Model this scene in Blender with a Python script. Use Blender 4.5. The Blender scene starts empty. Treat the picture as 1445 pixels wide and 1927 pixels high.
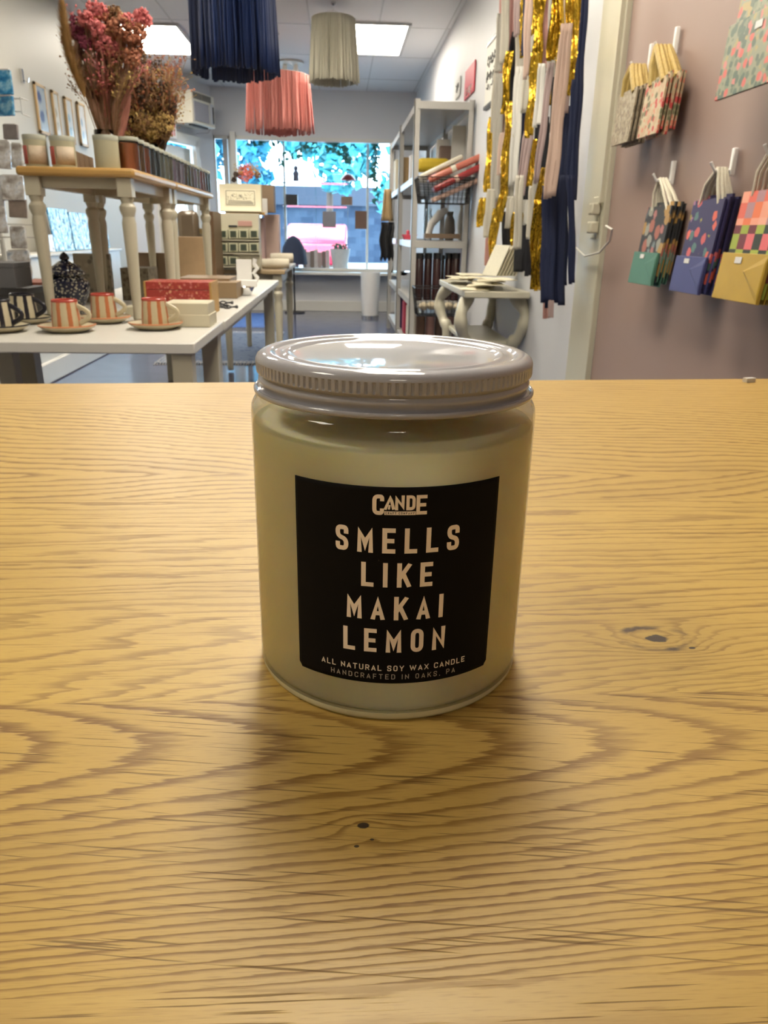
import bpy, math, random
from mathutils import Vector, Matrix
random.seed(7)
PI = math.pi
SC = bpy.context.scene
COL = SC.collection
rnd = random.uniform

# ------------------------------------------------------------------ camera
W, H = 1445.0, 1927.0
F, PIT, YAW, ROLL = 1405.3, 0.35694, 0.06124, 0.0180
CT = 0.93                                   # counter top height
CAM = Vector((0, 0, CT + 0.11874))
_fw = Vector((math.sin(YAW) * math.cos(PIT), math.cos(YAW) * math.cos(PIT), -math.sin(PIT)))
_r0 = Vector((math.cos(YAW), -math.sin(YAW), 0)); _u0 = _r0.cross(_fw)
_r = _r0 * math.cos(ROLL) + _u0 * math.sin(ROLL)
_u = _u0 * math.cos(ROLL) - _r0 * math.sin(ROLL)

def at(x, y, X=None, Y=None, Z=None):
    """the point of the place that a photo pixel shows, on the plane X, Y or Z"""
    d = _fw + _r * ((x - W / 2) / F) - _u * ((y - H / 2) / F)
    t = X / d.x if X is not None else Y / d.y if Y is not None else (Z - CAM.z) / d.z
    return CAM + d * t

def px(p):
    """metres per photo pixel at a point"""
    return (Vector(p) - CAM).dot(_fw) / F

cam = bpy.data.cameras.new('camera'); co = bpy.data.objects.new('camera', cam); COL.objects.link(co)
M4 = Matrix((( _r.x, _u.x, -_fw.x, CAM.x), (_r.y, _u.y, -_fw.y, CAM.y), (_r.z, _u.z, -_fw.z, CAM.z), (0, 0, 0, 1)))
co.matrix_world = M4
cam.sensor_width = 36.0; cam.sensor_fit = 'AUTO'; cam.lens = F / 1927.0 * 36.0
cam.clip_start = 0.01; cam.clip_end = 200
cam.dof.use_dof = True; cam.dof.focus_distance = 0.172; cam.dof.aperture_fstop = 64.0
SC.camera = co
SC.view_settings.view_transform = 'Standard'; SC.view_settings.look = 'None'
SC.view_settings.gamma = 1.0; SC.view_settings.use_curve_mapping = False
SC.view_settings.exposure = 0.60

# ------------------------------------------------------------------ materials
class X_:
    """a value inside a node tree, with arithmetic"""
    def __init__(s, nt, k): s.nt, s.k = nt, k
    def _op(s, op, *a):
        n = s.nt.nodes.new('ShaderNodeMath'); n.operation = op
        for i, v in enumerate((s,) + a):
            if isinstance(v, X_): s.nt.links.new(v.k, n.inputs[i])
            else: n.inputs[i].default_value = v
        return X_(s.nt, n.outputs[0])
    def __add__(s, o): return s._op('ADD', o)
    __radd__ = __add__
    def __sub__(s, o): return s._op('SUBTRACT', o)
    def __rsub__(s, o): return (s * -1.0) + o
    def __mul__(s, o): return s._op('MULTIPLY', o)
    __rmul__ = __mul__
    def __truediv__(s, o): return s._op('DIVIDE', o)
    def sqrt(s): return s._op('SQRT')
    def exp(s): return s._op('EXPONENT')
    def frac(s): return s._op('FRACT')
    def floor(s): return s._op('FLOOR')
    def abs(s): return s._op('ABSOLUTE')
    def pw(s, e): return s._op('POWER', e)
    def lt(s, o): return s._op('LESS_THAN', o)
    def gt(s, o): return s._op('GREATER_THAN', o)
    def mx(s, o): return s._op('MAXIMUM', o)
    def mn(s, o): return s._op('MINIMUM', o)
    def sm(s, a, b):
        n = s.nt.nodes.new('ShaderNodeMapRange'); n.interpolation_type = 'SMOOTHSTEP'
        s.nt.links.new(s.k, n.inputs[0]); n.inputs[1].default_value = a; n.inputs[2].default_value = b
        return X_(s.nt, n.outputs[0])

class Mat:
    def __init__(s, name, rough=.5, metal=0., **kw):
        s.m = bpy.data.materials.new(name); s.m.use_nodes = True; s.nt = s.m.node_tree
        s.b = s.nt.nodes['Principled BSDF']; s.out = s.nt.nodes['Material Output']
        s.b.inputs['Roughness'].default_value = rough; s.b.inputs['Metallic'].default_value = metal
        for k, v in kw.items(): s.b.inputs[k].default_value = v
    def coord(s, kind='Object'):
        n = s.nt.nodes.new('ShaderNodeTexCoord'); return n.outputs[kind]
    def xyz(s, kind='Object'):
        n = s.nt.nodes.new('ShaderNodeSeparateXYZ'); s.nt.links.new(s.coord(kind), n.inputs[0])
        return [X_(s.nt, o) for o in n.outputs]
    def vec(s, x, y, z=0.):
        n = s.nt.nodes.new('ShaderNodeCombineXYZ')
        for i, v in enumerate((x, y, z)):
            if isinstance(v, X_): s.nt.links.new(v.k, n.inputs[i])
            else: n.inputs[i].default_value = v
        return n.outputs[0]
    def noise(s, v, scale=1., det=2., rough=.5, col=False):
        n = s.nt.nodes.new('ShaderNodeTexNoise'); s.nt.links.new(v, n.inputs['Vector'])
        n.inputs['Scale'].default_value = scale; n.inputs['Detail'].default_value = det; n.inputs['Roughness'].default_value = rough
        return X_(s.nt, n.outputs[1 if col else 0])
    def vor(s, v, scale=1., feat='F1', rnds=1.):
        n = s.nt.nodes.new('ShaderNodeTexVoronoi'); n.feature = feat; s.nt.links.new(v, n.inputs['Vector'])
        n.inputs['Scale'].default_value = scale; n.inputs['Randomness'].default_value = rnds
        return X_(s.nt, n.outputs['Distance']), X_(s.nt, n.outputs['Color'])
    def white(s, v):
        n = s.nt.nodes.new('ShaderNodeTexWhiteNoise'); n.noise_dimensions = '3D'; s.nt.links.new(v, n.inputs[0])
        return X_(s.nt, n.outputs[0])
    def mix(s, f, a, b):
        n = s.nt.nodes.new('ShaderNodeMix'); n.data_type = 'RGBA'
        for i, v in ((0, f), (6, a), (7, b)):
            if isinstance(v, X_): s.nt.links.new(v.k, n.inputs[i])
            elif i == 0: n.inputs[0].default_value = v
            else: n.inputs[i].default_value = (*v, 1)
        return X_(s.nt, n.outputs[2])
    def ramp(s, f, stops, const=False):
        n = s.nt.nodes.new('ShaderNodeValToRGB'); r = n.color_ramp
        if const: r.interpolation = 'CONSTANT'
        while len(r.elements) < len(stops): r.elements.new(1)
        for e, (p, c) in zip(r.elements, stops): e.position = p; e.color = (*c, 1)
        s.nt.links.new(f.k, n.inputs[0]); return X_(s.nt, n.outputs[0])
    def set(s, key, v): s.nt.links.new(v.k, s.b.inputs[key])
    def bump(s, h, strength=.3, dist=.001):
        n = s.nt.nodes.new('ShaderNodeBump'); n.inputs['Strength'].default_value = strength; n.inputs['Distance'].default_value = dist
        s.nt.links.new(h.k, n.inputs['Height']); s.nt.links.new(n.outputs[0], s.b.inputs['Normal'])

def plain(name, c, rough=.5, metal=0., var=.12, scale=14., bump=0., det=3., **kw):
    """a procedural colour with a slow uneven tone and optional fine relief"""
    m = Mat(name, rough, metal, **kw)
    n = m.noise(m.coord(), scale, det)
    a = tuple(max(0, x * (1 - var)) for x in c); b = tuple(min(1, x * (1 + var)) for x in c)
    m.set('Base Color', m.mix(n, a, b))
    if bump: m.bump(m.noise(m.coord(), scale * 14, 2.), bump)
    return m.m

def fibrous(name, c, rough=.7, var=.3, sx=90., sz=4., bump=.3, metal=0.):
    """cloth or fringe: streaks that run down the thing"""
    m = Mat(name, rough, metal); x, y, z = m.xyz()
    n = m.noise(m.vec(x * sx, y * sx, z * sz), 1., 2.)
    m.set('Base Color', m.mix(n, tuple(v * (1 - var) for v in c), tuple(min(1, v * (1 + var)) for v in c)))
    m.bump(n, bump, .004); return m.m

def glassy(name, tint=(.95, .98, .97), rough=.03, refl=1.0):
    m = bpy.data.materials.new(name); m.use_nodes = True; nt = m.node_tree; nt.nodes.remove(nt.nodes['Principled BSDF'])
    t = nt.nodes.new('ShaderNodeBsdfTransparent'); t.inputs[0].default_value = (*tint, 1)
    g = nt.nodes.new('ShaderNodeBsdfGlossy'); g.inputs['Roughness'].default_value = rough
    fr = nt.nodes.new('ShaderNodeFresnel'); fr.inputs[0].default_value = 1.45
    mu = nt.nodes.new('ShaderNodeMath'); mu.operation = 'MULTIPLY'; mu.inputs[1].default_value = refl; nt.links.new(fr.outputs[0], mu.inputs[0])
    nz = nt.nodes.new('ShaderNodeTexNoise'); nz.inputs['Scale'].default_value = 30
    bp = nt.nodes.new('ShaderNodeBump'); bp.inputs['Strength'].default_value = .02; nt.links.new(nz.outputs[0], bp.inputs['Height']); nt.links.new(bp.outputs[0], g.inputs['Normal'])
    mx = nt.nodes.new('ShaderNodeMixShader'); nt.links.new(mu.outputs[0], mx.inputs[0]); nt.links.new(t.outputs[0], mx.inputs[1]); nt.links.new(g.outputs[0], mx.inputs[2])
    nt.links.new(mx.outputs[0], nt.nodes['Material Output'].inputs[0]); return m

def emit(name, c, s):
    m = Mat(name, .6); m.b.inputs['Base Color'].default_value = (.8, .8, .8, 1)
    n = m.noise(m.coord(), 40., 1.)
    m.set('Emission Color', m.mix(n, tuple(x * .97 for x in c), c)); m.b.inputs['Emission Strength'].default_value = s
    return m.m

def spotted(name, base, cols, scale, r=.35, rough=.6, soft=.05, gap=1.):
    """scattered motifs in several colours over a ground colour"""
    m = Mat(name, rough); d, c = m.vor(m.coord(), scale)
    sp = m.nt.nodes.new('ShaderNodeSeparateColor'); m.nt.links.new(c.k, sp.inputs[0])
    k = X_(m.nt, sp.outputs[0]); wob = m.noise(m.coord(), scale * 3.3, 2.) * .35
    n = len(cols); pal = m.ramp(k, [(i / n, cc) for i, cc in enumerate(cols)], True)
    f = (d + wob - .17).sm(r + soft, r - soft) * X_(m.nt, sp.outputs[1]).lt(gap)
    m.set('Base Color', m.mix(f, base, pal)); return m.m

def checks(name, s, pal_hi, pal_lo, zmid, rough=.6, ax=1):
    m = Mat(name, rough); p = m.xyz(); u, z = p[ax], p[2]
    k = m.white(m.vec((u / s).floor(), (z / s).floor(), 3.))
    par = (((u / s).floor() + (z / s).floor()) * .5).frac()
    def half(pal):
        h = len(pal) // 2
        a = m.ramp(k, [(i / h, c) for i, c in enumerate(pal[:h])], True); b = m.ramp(k, [(i / h, c) for i, c in enumerate(pal[h:])], True)
        return m.mix(par.gt(.25), a, b)
    m.set('Base Color', m.mix(z.gt(zmid), half(pal_lo), half(pal_hi))); return m.m

def oak(name, ring, light, dark, contrast=.8, pore=.8, seed=0., knots=(), slope=0., fade=.5, slo=1.3):
    """oak: RING(m, u, v) gives the growth-ring field of one stave, in rings"""
    m = Mat(name, .42); u, v, w = m.xyz()
    slow = m.noise(m.vec(u * 7. + seed, v * 26., seed), 1., 3.) - .5
    fine = m.noise(m.vec(u * 55. + seed, v * 700., seed), 1., 3., .6) - .5
    fib = m.noise(m.vec(u * 130., v * 2600., seed), 1., 2., .7)
    vv = v + u * slope
    g = ring(m, u, v)
    for (kx, ky, rr, amp) in knots:
        r2 = ((u - kx) * (u - kx) * .30 + (v - ky) * (v - ky)) / (rr * rr)
        g = g + (r2 * -1.).exp() * amp
    g = g + slow * slo + fine * .75
    fr = g.frac()
    line = fr.sm(.0, .10) * 1. - fr.sm(.12, fade) * 1.            # dark band that fades to one side
    tone = m.noise(m.vec(u * 4. + 3., v * 60., seed + 5.), 1., 3.)
    wide = m.noise(m.vec(u * 9., v * 14., seed + 1.), 1., 2.)
    amt = line * (contrast * .75 + (tone - .5) * 1.3).mx(.1)
    c = m.mix(tone, tuple(x * .90 for x in light), tuple(min(1, x * 1.10) for x in light))
    c = m.mix(amt.mn(1.), c, dark)
    c = m.mix((wide - .5).sm(.0, .3) * .25, c, tuple(x * .8 for x in dark))
    c = m.mix((fib - .5).sm(.0, .25) * .40, c, dark)
    dash = m.noise(m.vec(u * 34. + seed, vv * 1500., seed), 1., 1.) ; gate = m.noise(m.vec(u * 18. + 9., vv * 160., seed), 1., 2.)
    pores = dash.sm(.61, .68) * gate.sm(.40, .50) * pore
    c = m.mix(pores * .75, c, tuple(x * .55 for x in dark))
    for (kx, ky, rr, amp) in knots:
        wob = (m.noise(m.vec(u * 300., v * 300., 1.), 1., 3.) - .5) * .9
        e = (((u - kx) * (u - kx) * .45 + (v - ky) * (v - ky)).sqrt() / rr) + wob * .35
        c = m.mix(e.sm(.30, .22) * .96, c, (.022, .013, .009))
        if rr > .005: c = m.mix(e.sm(.62, .80) * e.sm(1.05, .85) * (m.noise(m.vec(u * 90., v * 140., 8.), 1., 1.) - .40).mx(0.) * 4., c, (.07, .04, .02))
    m.set('Base Color', c)
    hh = amt * -.5 + pores * -1. + fib * .2
    m.bump(hh, .22, .0004)
    m.set('Roughness', amt * .1 + pores * .2 + .40)
    return m.m

# ------------------------------------------------------------------ mesh building
class B:
    def __init__(s): s.v, s.f, s.mi = [], [], []
    def add(s, vs, fs, m=0):
        o = len(s.v); s.v += [tuple(v) for v in vs]; s.f += [tuple(i + o for i in f) for f in fs]; s.mi += [m] * len(fs); return s
    def box(s, c, d, rz=0., m=0, rot=None, taper=1.):
        x, y, z = (k / 2 for k in d); R = rot if rot is not None else Matrix.Rotation(rz, 3, 'Z')
        vs = [Vector(c) + R @ Vector((a * x * (taper if e < 0 else 1), b * y * (taper if e < 0 else 1), e * z)) for e in (-1, 1) for a, b in ((-1, -1), (1, -1), (1, 1), (-1, 1))]
        return s.add(vs, [(3, 2, 1, 0), (4, 5, 6, 7), (0, 1, 5, 4), (1, 2, 6, 5), (2, 3, 7, 6), (3, 0, 4, 7)], m)
    def lathe(s, prof, n=32, c=(0, 0, 0), m=0, mod=None, cap=True, axis=None):
        R = Vector((0, 0, 1)).rotation_difference(Vector(axis).normalized()).to_matrix() if axis else Matrix.Identity(3)
        vs = []
        for r, z in prof:
            for i in range(n):
                a = 2 * PI * i / n; rr = mod(r, z, a) if mod else r
                vs.append(Vector(c) + R @ Vector((rr * math.cos(a), rr * math.sin(a), z)))
        fs = []
        for k in range(len(prof) - 1):
            for i in range(n):
                j = (i + 1) % n; fs.append((k * n + i, k * n + j, k * n + n + j, k * n + n + i))
        if cap:
            fs.append(tuple(range(n - 1, -1, -1))); fs.append(tuple((len(prof) - 1) * n + i for i in range(n)))
        return s.add(vs, fs, m)
    def tube(s, pts, r, n=8, m=0, flat=1.):
        pts = [Vector(p) for p in pts]; rs = r if isinstance(r, (list, tuple)) else [r] * len(pts)
        vs = []; prev = None
        for i, p in enumerate(pts):
            t = (pts[min(i + 1, len(pts) - 1)] - pts[max(i - 1, 0)]).normalized()
            a = prev - t * prev.dot(t) if prev is not None else t.cross(Vector((0, 0, 1)) if abs(t.z) < .9 else Vector((1, 0, 0)))
            a.normalize(); prev = a; b = t.cross(a)
            vs += [p + (a * math.cos(2 * PI * k / n) + b * math.sin(2 * PI * k / n) * flat) * rs[i] for k in range(n)]
        fs = [(i * n + k, i * n + (k + 1) % n, (i + 1) * n + (k + 1) % n, (i + 1) * n + k) for i in range(len(pts) - 1) for k in range(n)]
        fs.append(tuple(range(n - 1, -1, -1))); fs.append(tuple((len(pts) - 1) * n + k for k in range(n)))
        return s.add(vs, fs, m)
    def sheet(s, fn, nu, nv, m=0, thick=0.):
        vs = [Vector(fn(i / nu, j / nv)) for j in range(nv + 1) for i in range(nu + 1)]; w = nu + 1
        return s.add(vs, [(j * w + i, j * w + i + 1, (j + 1) * w + i + 1, (j + 1) * w + i) for j in range(nv) for i in range(nu)], m)
    def prism(s, poly, y0, y1, m=0, fn=None):
        """outline in (x, z), pushed through y"""
        n = len(poly); q = fn or (lambda x, y, z: (x, y, z))
        vs = [q(x, y0, z) for x, z in poly] + [q(x, y1, z) for x, z in poly]
        return s.add(vs, [tuple(range(n)), tuple(range(2 * n - 1, n - 1, -1))] + [(i, n + i, n + (i + 1) % n, (i + 1) % n) for i in range(n)], m)
    def ball(s, c, r, m=0, nu=8, nv=6, sc=(1, 1, 1)):
        prof = [(max(1e-4, math.sin(PI * k / nv)) * r, -math.cos(PI * k / nv) * r) for k in range(nv + 1)]
        o = len(s.v); s.lathe(prof, nu, (0, 0, 0), m, cap=False)
        for i in range(o, len(s.v)):
            x, y, z = s.v[i]; s.v[i] = (c[0] + x * sc[0], c[1] + y * sc[1], c[2] + z * sc[2])
        return s
    def blob(s, c, r, m=0, sq=1.):
        """a small eight-sided bud or petal lump"""
        q = [Vector(d) for d in ((1, 0, 0), (-1, 0, 0), (0, 1, 0), (0, -1, 0), (0, 0, 1), (0, 0, -1))]
        R = Matrix.Rotation(rnd(0, 6), 3, Vector((rnd(-1, 1), rnd(-1, 1), rnd(-1, 1.01))).normalized())
        vs = [Vector(c) + R @ Vector((d.x * r, d.y * r, d.z * r * sq)) for d in q]
        return s.add(vs, [(0, 2, 4), (2, 1, 4), (1, 3, 4), (3, 0, 4), (2, 0, 5), (1, 2, 5), (3, 1, 5), (0, 3, 5)], m)
    def build(s, name, mats, parent=None, smooth=True, bevel=0., solid=0., ang=38, loc=None):
        me = bpy.data.meshes.new(name); me.from_pydata(s.v, [], s.f)
        for mm in (mats if isinstance(mats, (list, tuple)) else [mats]): me.materials.append(mm)
        me.polygons.foreach_set('material_index', s.mi)
        if smooth:
            me.polygons.foreach_set('use_smooth', [True] * len(s.f)); me.set_sharp_from_angle(angle=math.radians(ang))
        me.update()
        o = bpy.data.objects.new(name, me); COL.objects.link(o)
        if parent is not None: o.parent = parent
        if loc is not None: o.location = loc
        if solid: md = o.modifiers.new('solid', 'SOLIDIFY'); md.thickness = solid; md.offset = 0
        if bevel:
            md = o.modifiers.new('bevel', 'BEVEL'); md.width = bevel; md.segments = 2; md.limit_method = 'ANGLE'
        return o

def tag(o, label, cat, group=None, kind=None):
    o['label'] = label; o['category'] = cat
    if group: o['group'] = group
    if kind: o['kind'] = kind
    return o

def thing(name, label, cat, loc=(0, 0, 0), rz=0., group=None, kind=None):
    o = bpy.data.objects.new(name, None); COL.objects.link(o); o.empty_display_size = .05
    o.location = loc; o.rotation_euler = (0, 0, rz)
    return tag(o, label, cat, group, kind)

def dup(root, loc, rz=None, label=None):
    """a copy of a thing with copies of its parts and their sub-parts"""
    r = root.copy(); COL.objects.link(r); r.location = loc
    if rz is not None: r.rotation_euler = (0, 0, rz)
    if label: r['label'] = label
    def rec(a, b):
        for ch in list(a.children):
            c = ch.copy(); COL.objects.link(c); c.parent = b; rec(ch, c)
    rec(root, r); return r

def struct(name, label, cat, b, mats, **kw):
    return tag(b.build(name, mats, **kw), label, cat, None, 'structure')

# ------------------------------------------------------------------ palette
white_wall = plain('white wall paint', (.54, .545, .56), .55, var=.03, scale=3.)
left_wall = plain('cream wall paint', (.38, .365, .315), .5, var=.03, scale=2.)
mauve_wall = plain('mauve wall paint', (.29, .205, .175), .5, var=.05, scale=4., bump=.03)
cream_paint = plain('cream gloss paint', (.48, .455, .35), .35, var=.05, scale=6.)
table_cream = plain('cream furniture paint', (.40, .37, .28), .4, var=.06, scale=9.)
white_paint = plain('white furniture paint', (.56, .55, .51), .35, var=.04, scale=9.)
ceil_m = plain('ceiling tile', (.62, .62, .64), .8, var=.04, scale=60., bump=.1)
tbar = plain('ceiling grid bar', (.42, .42, .43), .5, var=.03)
honey = plain('honey varnished wood', (.42, .25, .075), .3, var=.2, scale=6.)
metal_grey = plain('grey white shelf steel', (.37, .36, .335), .35, var=.05)
black_wire = plain('black wire', (.02, .02, .022), .4, .4)
kraft = plain('kraft paper', (.30, .20, .11), .7, var=.15, scale=20.)
brown_card = plain('brown card', (.15, .10, .06), .7, var=.15)
grey_card = plain('grey box card', (.10, .10, .105), .6, var=.15)
clear = glassy('clear glass')
pane_m = glassy('window glass', (.97, .985, .99), .01, .5)
chrome = plain('bright metal', (.7, .7, .7), .15, 1.)
cream_card = plain('cream box card', (.52, .48, .35), .6, var=.06)
white_card = plain('white card', (.58, .57, .55), .55, var=.05)
black_m = plain('black plastic', (.015, .015, .017), .4)
navy_cloth = fibrous('navy fringe cloth', (.002, .012, .060), .6, .6, 30., 1.)

# ------------------------------------------------------------------ the room
XL, XR, YB, YF, ZC = -2.3, 1.0, -2.6, 11.0, 2.78
fl = Mat('dark polished floor', .22); fx, fy, fz = fl.xyz()
gx = ((fx / .3).frac() - .5).abs().gt(.49).mx(((fy / .3).frac() - .5).abs().gt(.49))
fl.set('Base Color', fl.mix(gx * .4, (.06, .065, .12), (.02, .02, .035)))
fl.set('Roughness', fl.noise(fl.coord(), 6., 3.) * .16 + .06)
struct('floor', 'dark polished shop floor', 'floor', B().box(((XL + XR) / 2, 4.2, -.05), (3.7, 13.8, .1)), fl.m)

cb = B().box(((XL + XR) / 2, 4.2, ZC + .05), (3.7, 13.9, .1))
struct('ceiling', 'pale ceiling of large square tiles', 'ceiling', cb, ceil_m)
gb = B()
for i in range(6):
    gb.box((-1.48 - .61 + i * .61 * 1, 4.2, ZC - .0005), (.014, 13.6, .003))
for j in range(12):
    gb.box(((XL + XR) / 2, -1.6 + j * 1.22 * 1 - .4, ZC - .0005), (3.28, .014, .003))
struct('trim_ceiling_grid', 'thin metal grid between the ceiling tiles', 'ceiling grid', gb, tbar)

wb = B().box((XL - .05, 3.3, ZC / 2), (.1, 11.9, ZC)); struct('wall_left', 'long cream left wall of the shop', 'wall', wb, left_wall)
wb = B().box((XR + .05, 6.97, ZC / 2), (.1, 8.05, ZC)); struct('wall_right', 'white right wall behind shelf and streamers', 'wall', wb, white_wall)
wb = B().box((XR + .05, .17, ZC / 2), (.1, 5.545, ZC)); struct('wall_right_mauve', 'mauve painted near part of the right wall', 'wall', wb, mauve_wall)
wb = B().box((-.65, YB - .05, ZC / 2), (3.5, .1, ZC)); struct('wall_back', 'white wall behind the counter', 'wall', wb, plain('bright white wall paint', (.82, .81, .79), .6, var=.03, scale=3.))
# front wall with the shop window: pieces around the openings
wx0, wx1, wz0, wz1 = -1.36, .74, .54, 2.22
wb = B()
wb.box(((wx0 + XR) / 2 - .35, YF + .06, (ZC + wz1) / 2), (XR - wx0 + .9, .12, ZC - wz1))
wb.box(((wx0 + XR) / 2 - .35, YF + .06, wz0 / 2), (XR - wx0 + .9, .12, wz0))
wb.box(((wx1 + XR) / 2, YF + .06, 1.4), (XR - wx1 + .02, .12, wz1 - wz0))
struct('wall_front', 'white wall around the shop window', 'wall', wb, white_wall)
struct('baseboard_front', 'white baseboard below the shop window', 'baseboard', B().box((-.2, YF - .012, .07), (2.3, .024, .14)), white_paint, bevel=.004)
w = thing('window_1', 'large bright shop window onto the street', 'window', (0, YF, 0), kind='structure')
b = B(); b.box((-1.40, .0, 1.38), (.075, .12, 1.76)); b.box((wx1 - .02, .05, 1.38), (.05, .1, 1.68)); b.box((-.31, .05, wz1 - .02), (2.1, .1, .05)); b.box((-.31, .05, wz0 + .02), (2.1, .1, .04))
b.build('window_frame', white_paint, w, bevel=.004)
b = B(); b.box((.40, .84, 1.38), (.035, .04, 1.72)); b.box((-.80, .84, 1.38), (.03, .04, 1.72)); b.build('mullion', white_paint, w)
B().box((-.31, .84, 1.40), (2.34, .008, 1.78)).build('window_pane', pane_m, w)
B().box((-.31, -.14, wz0 - .02), (2.2, .30, .035)).build('window_sill', white_paint, w, bevel=.006)
w2 = thing('window_2', 'narrow side window between the door and the post', 'window', (-1.56, YF, 0), kind='structure')
b = B(); b.box((-.10, .05, 1.38), (.03, .06, 1.7)); b.box((.10, .05, 1.38), (.03, .06, 1.7)); b.box((0, .05, 2.2), (.2, .06, .04)); b.box((0, .05, .56), (.2, .06, .04)); b.build('window_frame', white_paint, w2)
B().box((0, .06, 1.38), (.18, .006, 1.6)).build('window_pane', pane_m, w2)

# diagonal corner with the street door
dA, dB = Vector((-2.3, 9.18, 0)), Vector((-1.66, 11.02, 0)); dd = (dB - dA); dl = dd.length; dr = math.atan2(dd.y, dd.x)
c = thing('wall_corner', 'short slanted wall holding the street door', 'wall', dA, dr, kind='structure')
b = B(); d0, d1, dh = .55, 1.42, 2.04
b.box((d0 / 2, .05, ZC / 2), (d0, .1, ZC)); b.box(((d1 + dl) / 2, .05, ZC / 2), (dl - d1, .1, ZC)); b.box(((d0 + d1) / 2, .05, (dh + ZC) / 2), (d1 - d0, .1, ZC - dh)); b.build('wall_surface', white_wall, c)
d = thing('door_1', 'white street door with a square window', 'door', dA, dr, kind='structure')
b = B(); m0, m1 = d0 + .05, d1 - .05
for (a0, a1, z0, z1) in ((m0, m0 + .16, 0, 2.0), (m1 - .16, m1, 0, 2.0), (m0, m1, 1.80, 2.0), (m0, m1, 0, 1.15)):
    b.box(((a0 + a1) / 2, .05, (z0 + z1) / 2), (a1 - a0, .045, z1 - z0))
b.build('door_panel', white_paint, d, bevel=.003)
b = B()
for (a0, a1, z0, z1) in ((d0 - .07, d0 + .03, 0, 2.1), (d1 - .03, d1 + .07, 0, 2.1), (d0 - .09, d1 + .09, 2.03, 2.15)):
    b.box(((a0 + a1) / 2, -.02, (z0 + z1) / 2), (a1 - a0, .05, z1 - z0))
b.build('door_frame', white_paint, d, bevel=.004)
b = B()
for (a0, a1, z0, z1) in ((m0 + .14, m0 + .19, 1.15, 1.8), (m1 - .19, m1 - .14, 1.15, 1.8), (m0 + .14, m1 - .14, 1.76, 1.81), (m0 + .14, m1 - .14, 1.14, 1.19)):
    b.box(((a0 + a1) / 2, .03, (z0 + z1) / 2), (a1 - a0, .05, z1 - z0))
b.build('window_frame', white_paint, d, bevel=.003)
B().box(((m0 + m1) / 2, .06, 1.48), (m1 - m0 - .3, .006, .64)).build('window_pane', pane_m, d)

# trims on the near right: cream pilaster between mauve and white wall
struct('trim_pilaster', 'cream painted pilaster where the mauve wall begins', 'pilaster', B().box((XR - .006, 3.08, ZC / 2), (.03, .27, ZC)), cream_paint, bevel=.004)
struct('baseboard_right', 'cream baseboard along the right wall', 'baseboard', B().box((XR - .012, 6.9, .07), (.024, 7.5, .14)), cream_paint)
struct('baseboard_left', 'cream baseboard along the left wall', 'baseboard', B().box((XL + .012, 2.3, .07), (.024, 6.1, .14)), white_paint)

# ------------------------------------------------------------------ ceiling lights
lamp_m = emit('warm white light panel', (1., .91, .76), 17.)
def ceiling_light(x, y, label, k=1.):
    t = thing('ceiling_light', label, 'ceiling light', (x, y, ZC), 0, 'ceiling light panels')
    b = B(); b.box((-.285, 0, -.006), (.03, 1.2 * k, .024)); b.box((.285, 0, -.006), (.03, 1.2 * k, .024)); b.box((0, -.6 * k, -.006), (.6, .03, .024)); b.box((0, .6 * k, -.006), (.6, .03, .024))
    b.build('frame', tbar, t); B().box((0, 0, -.006), (.54, 1.2 * k - .03, .012)).build('diffuser', lamp_m, t)
ceiling_light(.335, 8.22, 'bright ceiling light panel right of the cream fringe lampshade')
ceiling_light(-1.74, 8.50, 'bright ceiling light panel left of the navy fringe lampshade')
for (x, y, w_) in ((-.30, 5.3, 'middle of the shop, aisle row'), (-1.74, 5.0, 'middle of the shop, left row'), (.10, 1.60, 'just beyond the counter'), (.10, 3.35, 'second beyond the counter')):
    ceiling_light(x if x > -1. else -1.25, y, 'ceiling light panel over the ' + w_)

ceiling_light(.0, -1.95, 'unseen short fill light panel added behind the counter', .25)  # added fill lamp, out of view, brightens the front of the jar
ceiling_light(-1.45, .05, 'short ceiling light panel left of the counter', .52)

# ------------------------------------------------------------------ the oak counter
light, dark = (.46, .300, .076), (.215, .108, .020)
def ringD(m, u, v):
    dv = (v - .1535).abs(); q = dv * dv * 4600. + dv * 14.
    wv = (m.noise(m.vec(u * 11., v * 9., 2.), 1., 2.) - .5) * 1.2
    return (q * q + .012).sqrt() + u * 35.7 + .58 + wv + (m.noise(m.vec(u * 60., v * 500., 4.), 1., 3., .7) - .5) * .35
def ringC(m, u, v):
    dv = v - .173; wv = (m.noise(m.vec(u * 3.5, v * 34., 6.), 1., 4., .6) - .5) * 7.
    return dv * 165. - u * 55. * (dv * -26.).exp() + wv * .9
def ringB(m, u, v):
    dv = (v - .374 + (m.noise(m.vec(u * 6., v * 3., 1.), 1., 1.) - .5) * .03).abs()
    return (dv * dv * 11000. + .04).sqrt() * 1.1 + u * 23. + (m.noise(m.vec(u * 7., v * 10., 8.), 1., 3.) - .5) * 4.
def ringA(m, u, v): return v * 120. + u * 3. + (m.noise(m.vec(u * 5., v * 12., 3.), 1., 3.) - .5) * 5.
def ringE(m, u, v): return v * 90. + u * 5. + (m.noise(m.vec(u * 10., v * 30., 5.), 1., 3.) - .5) * 3.
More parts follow.
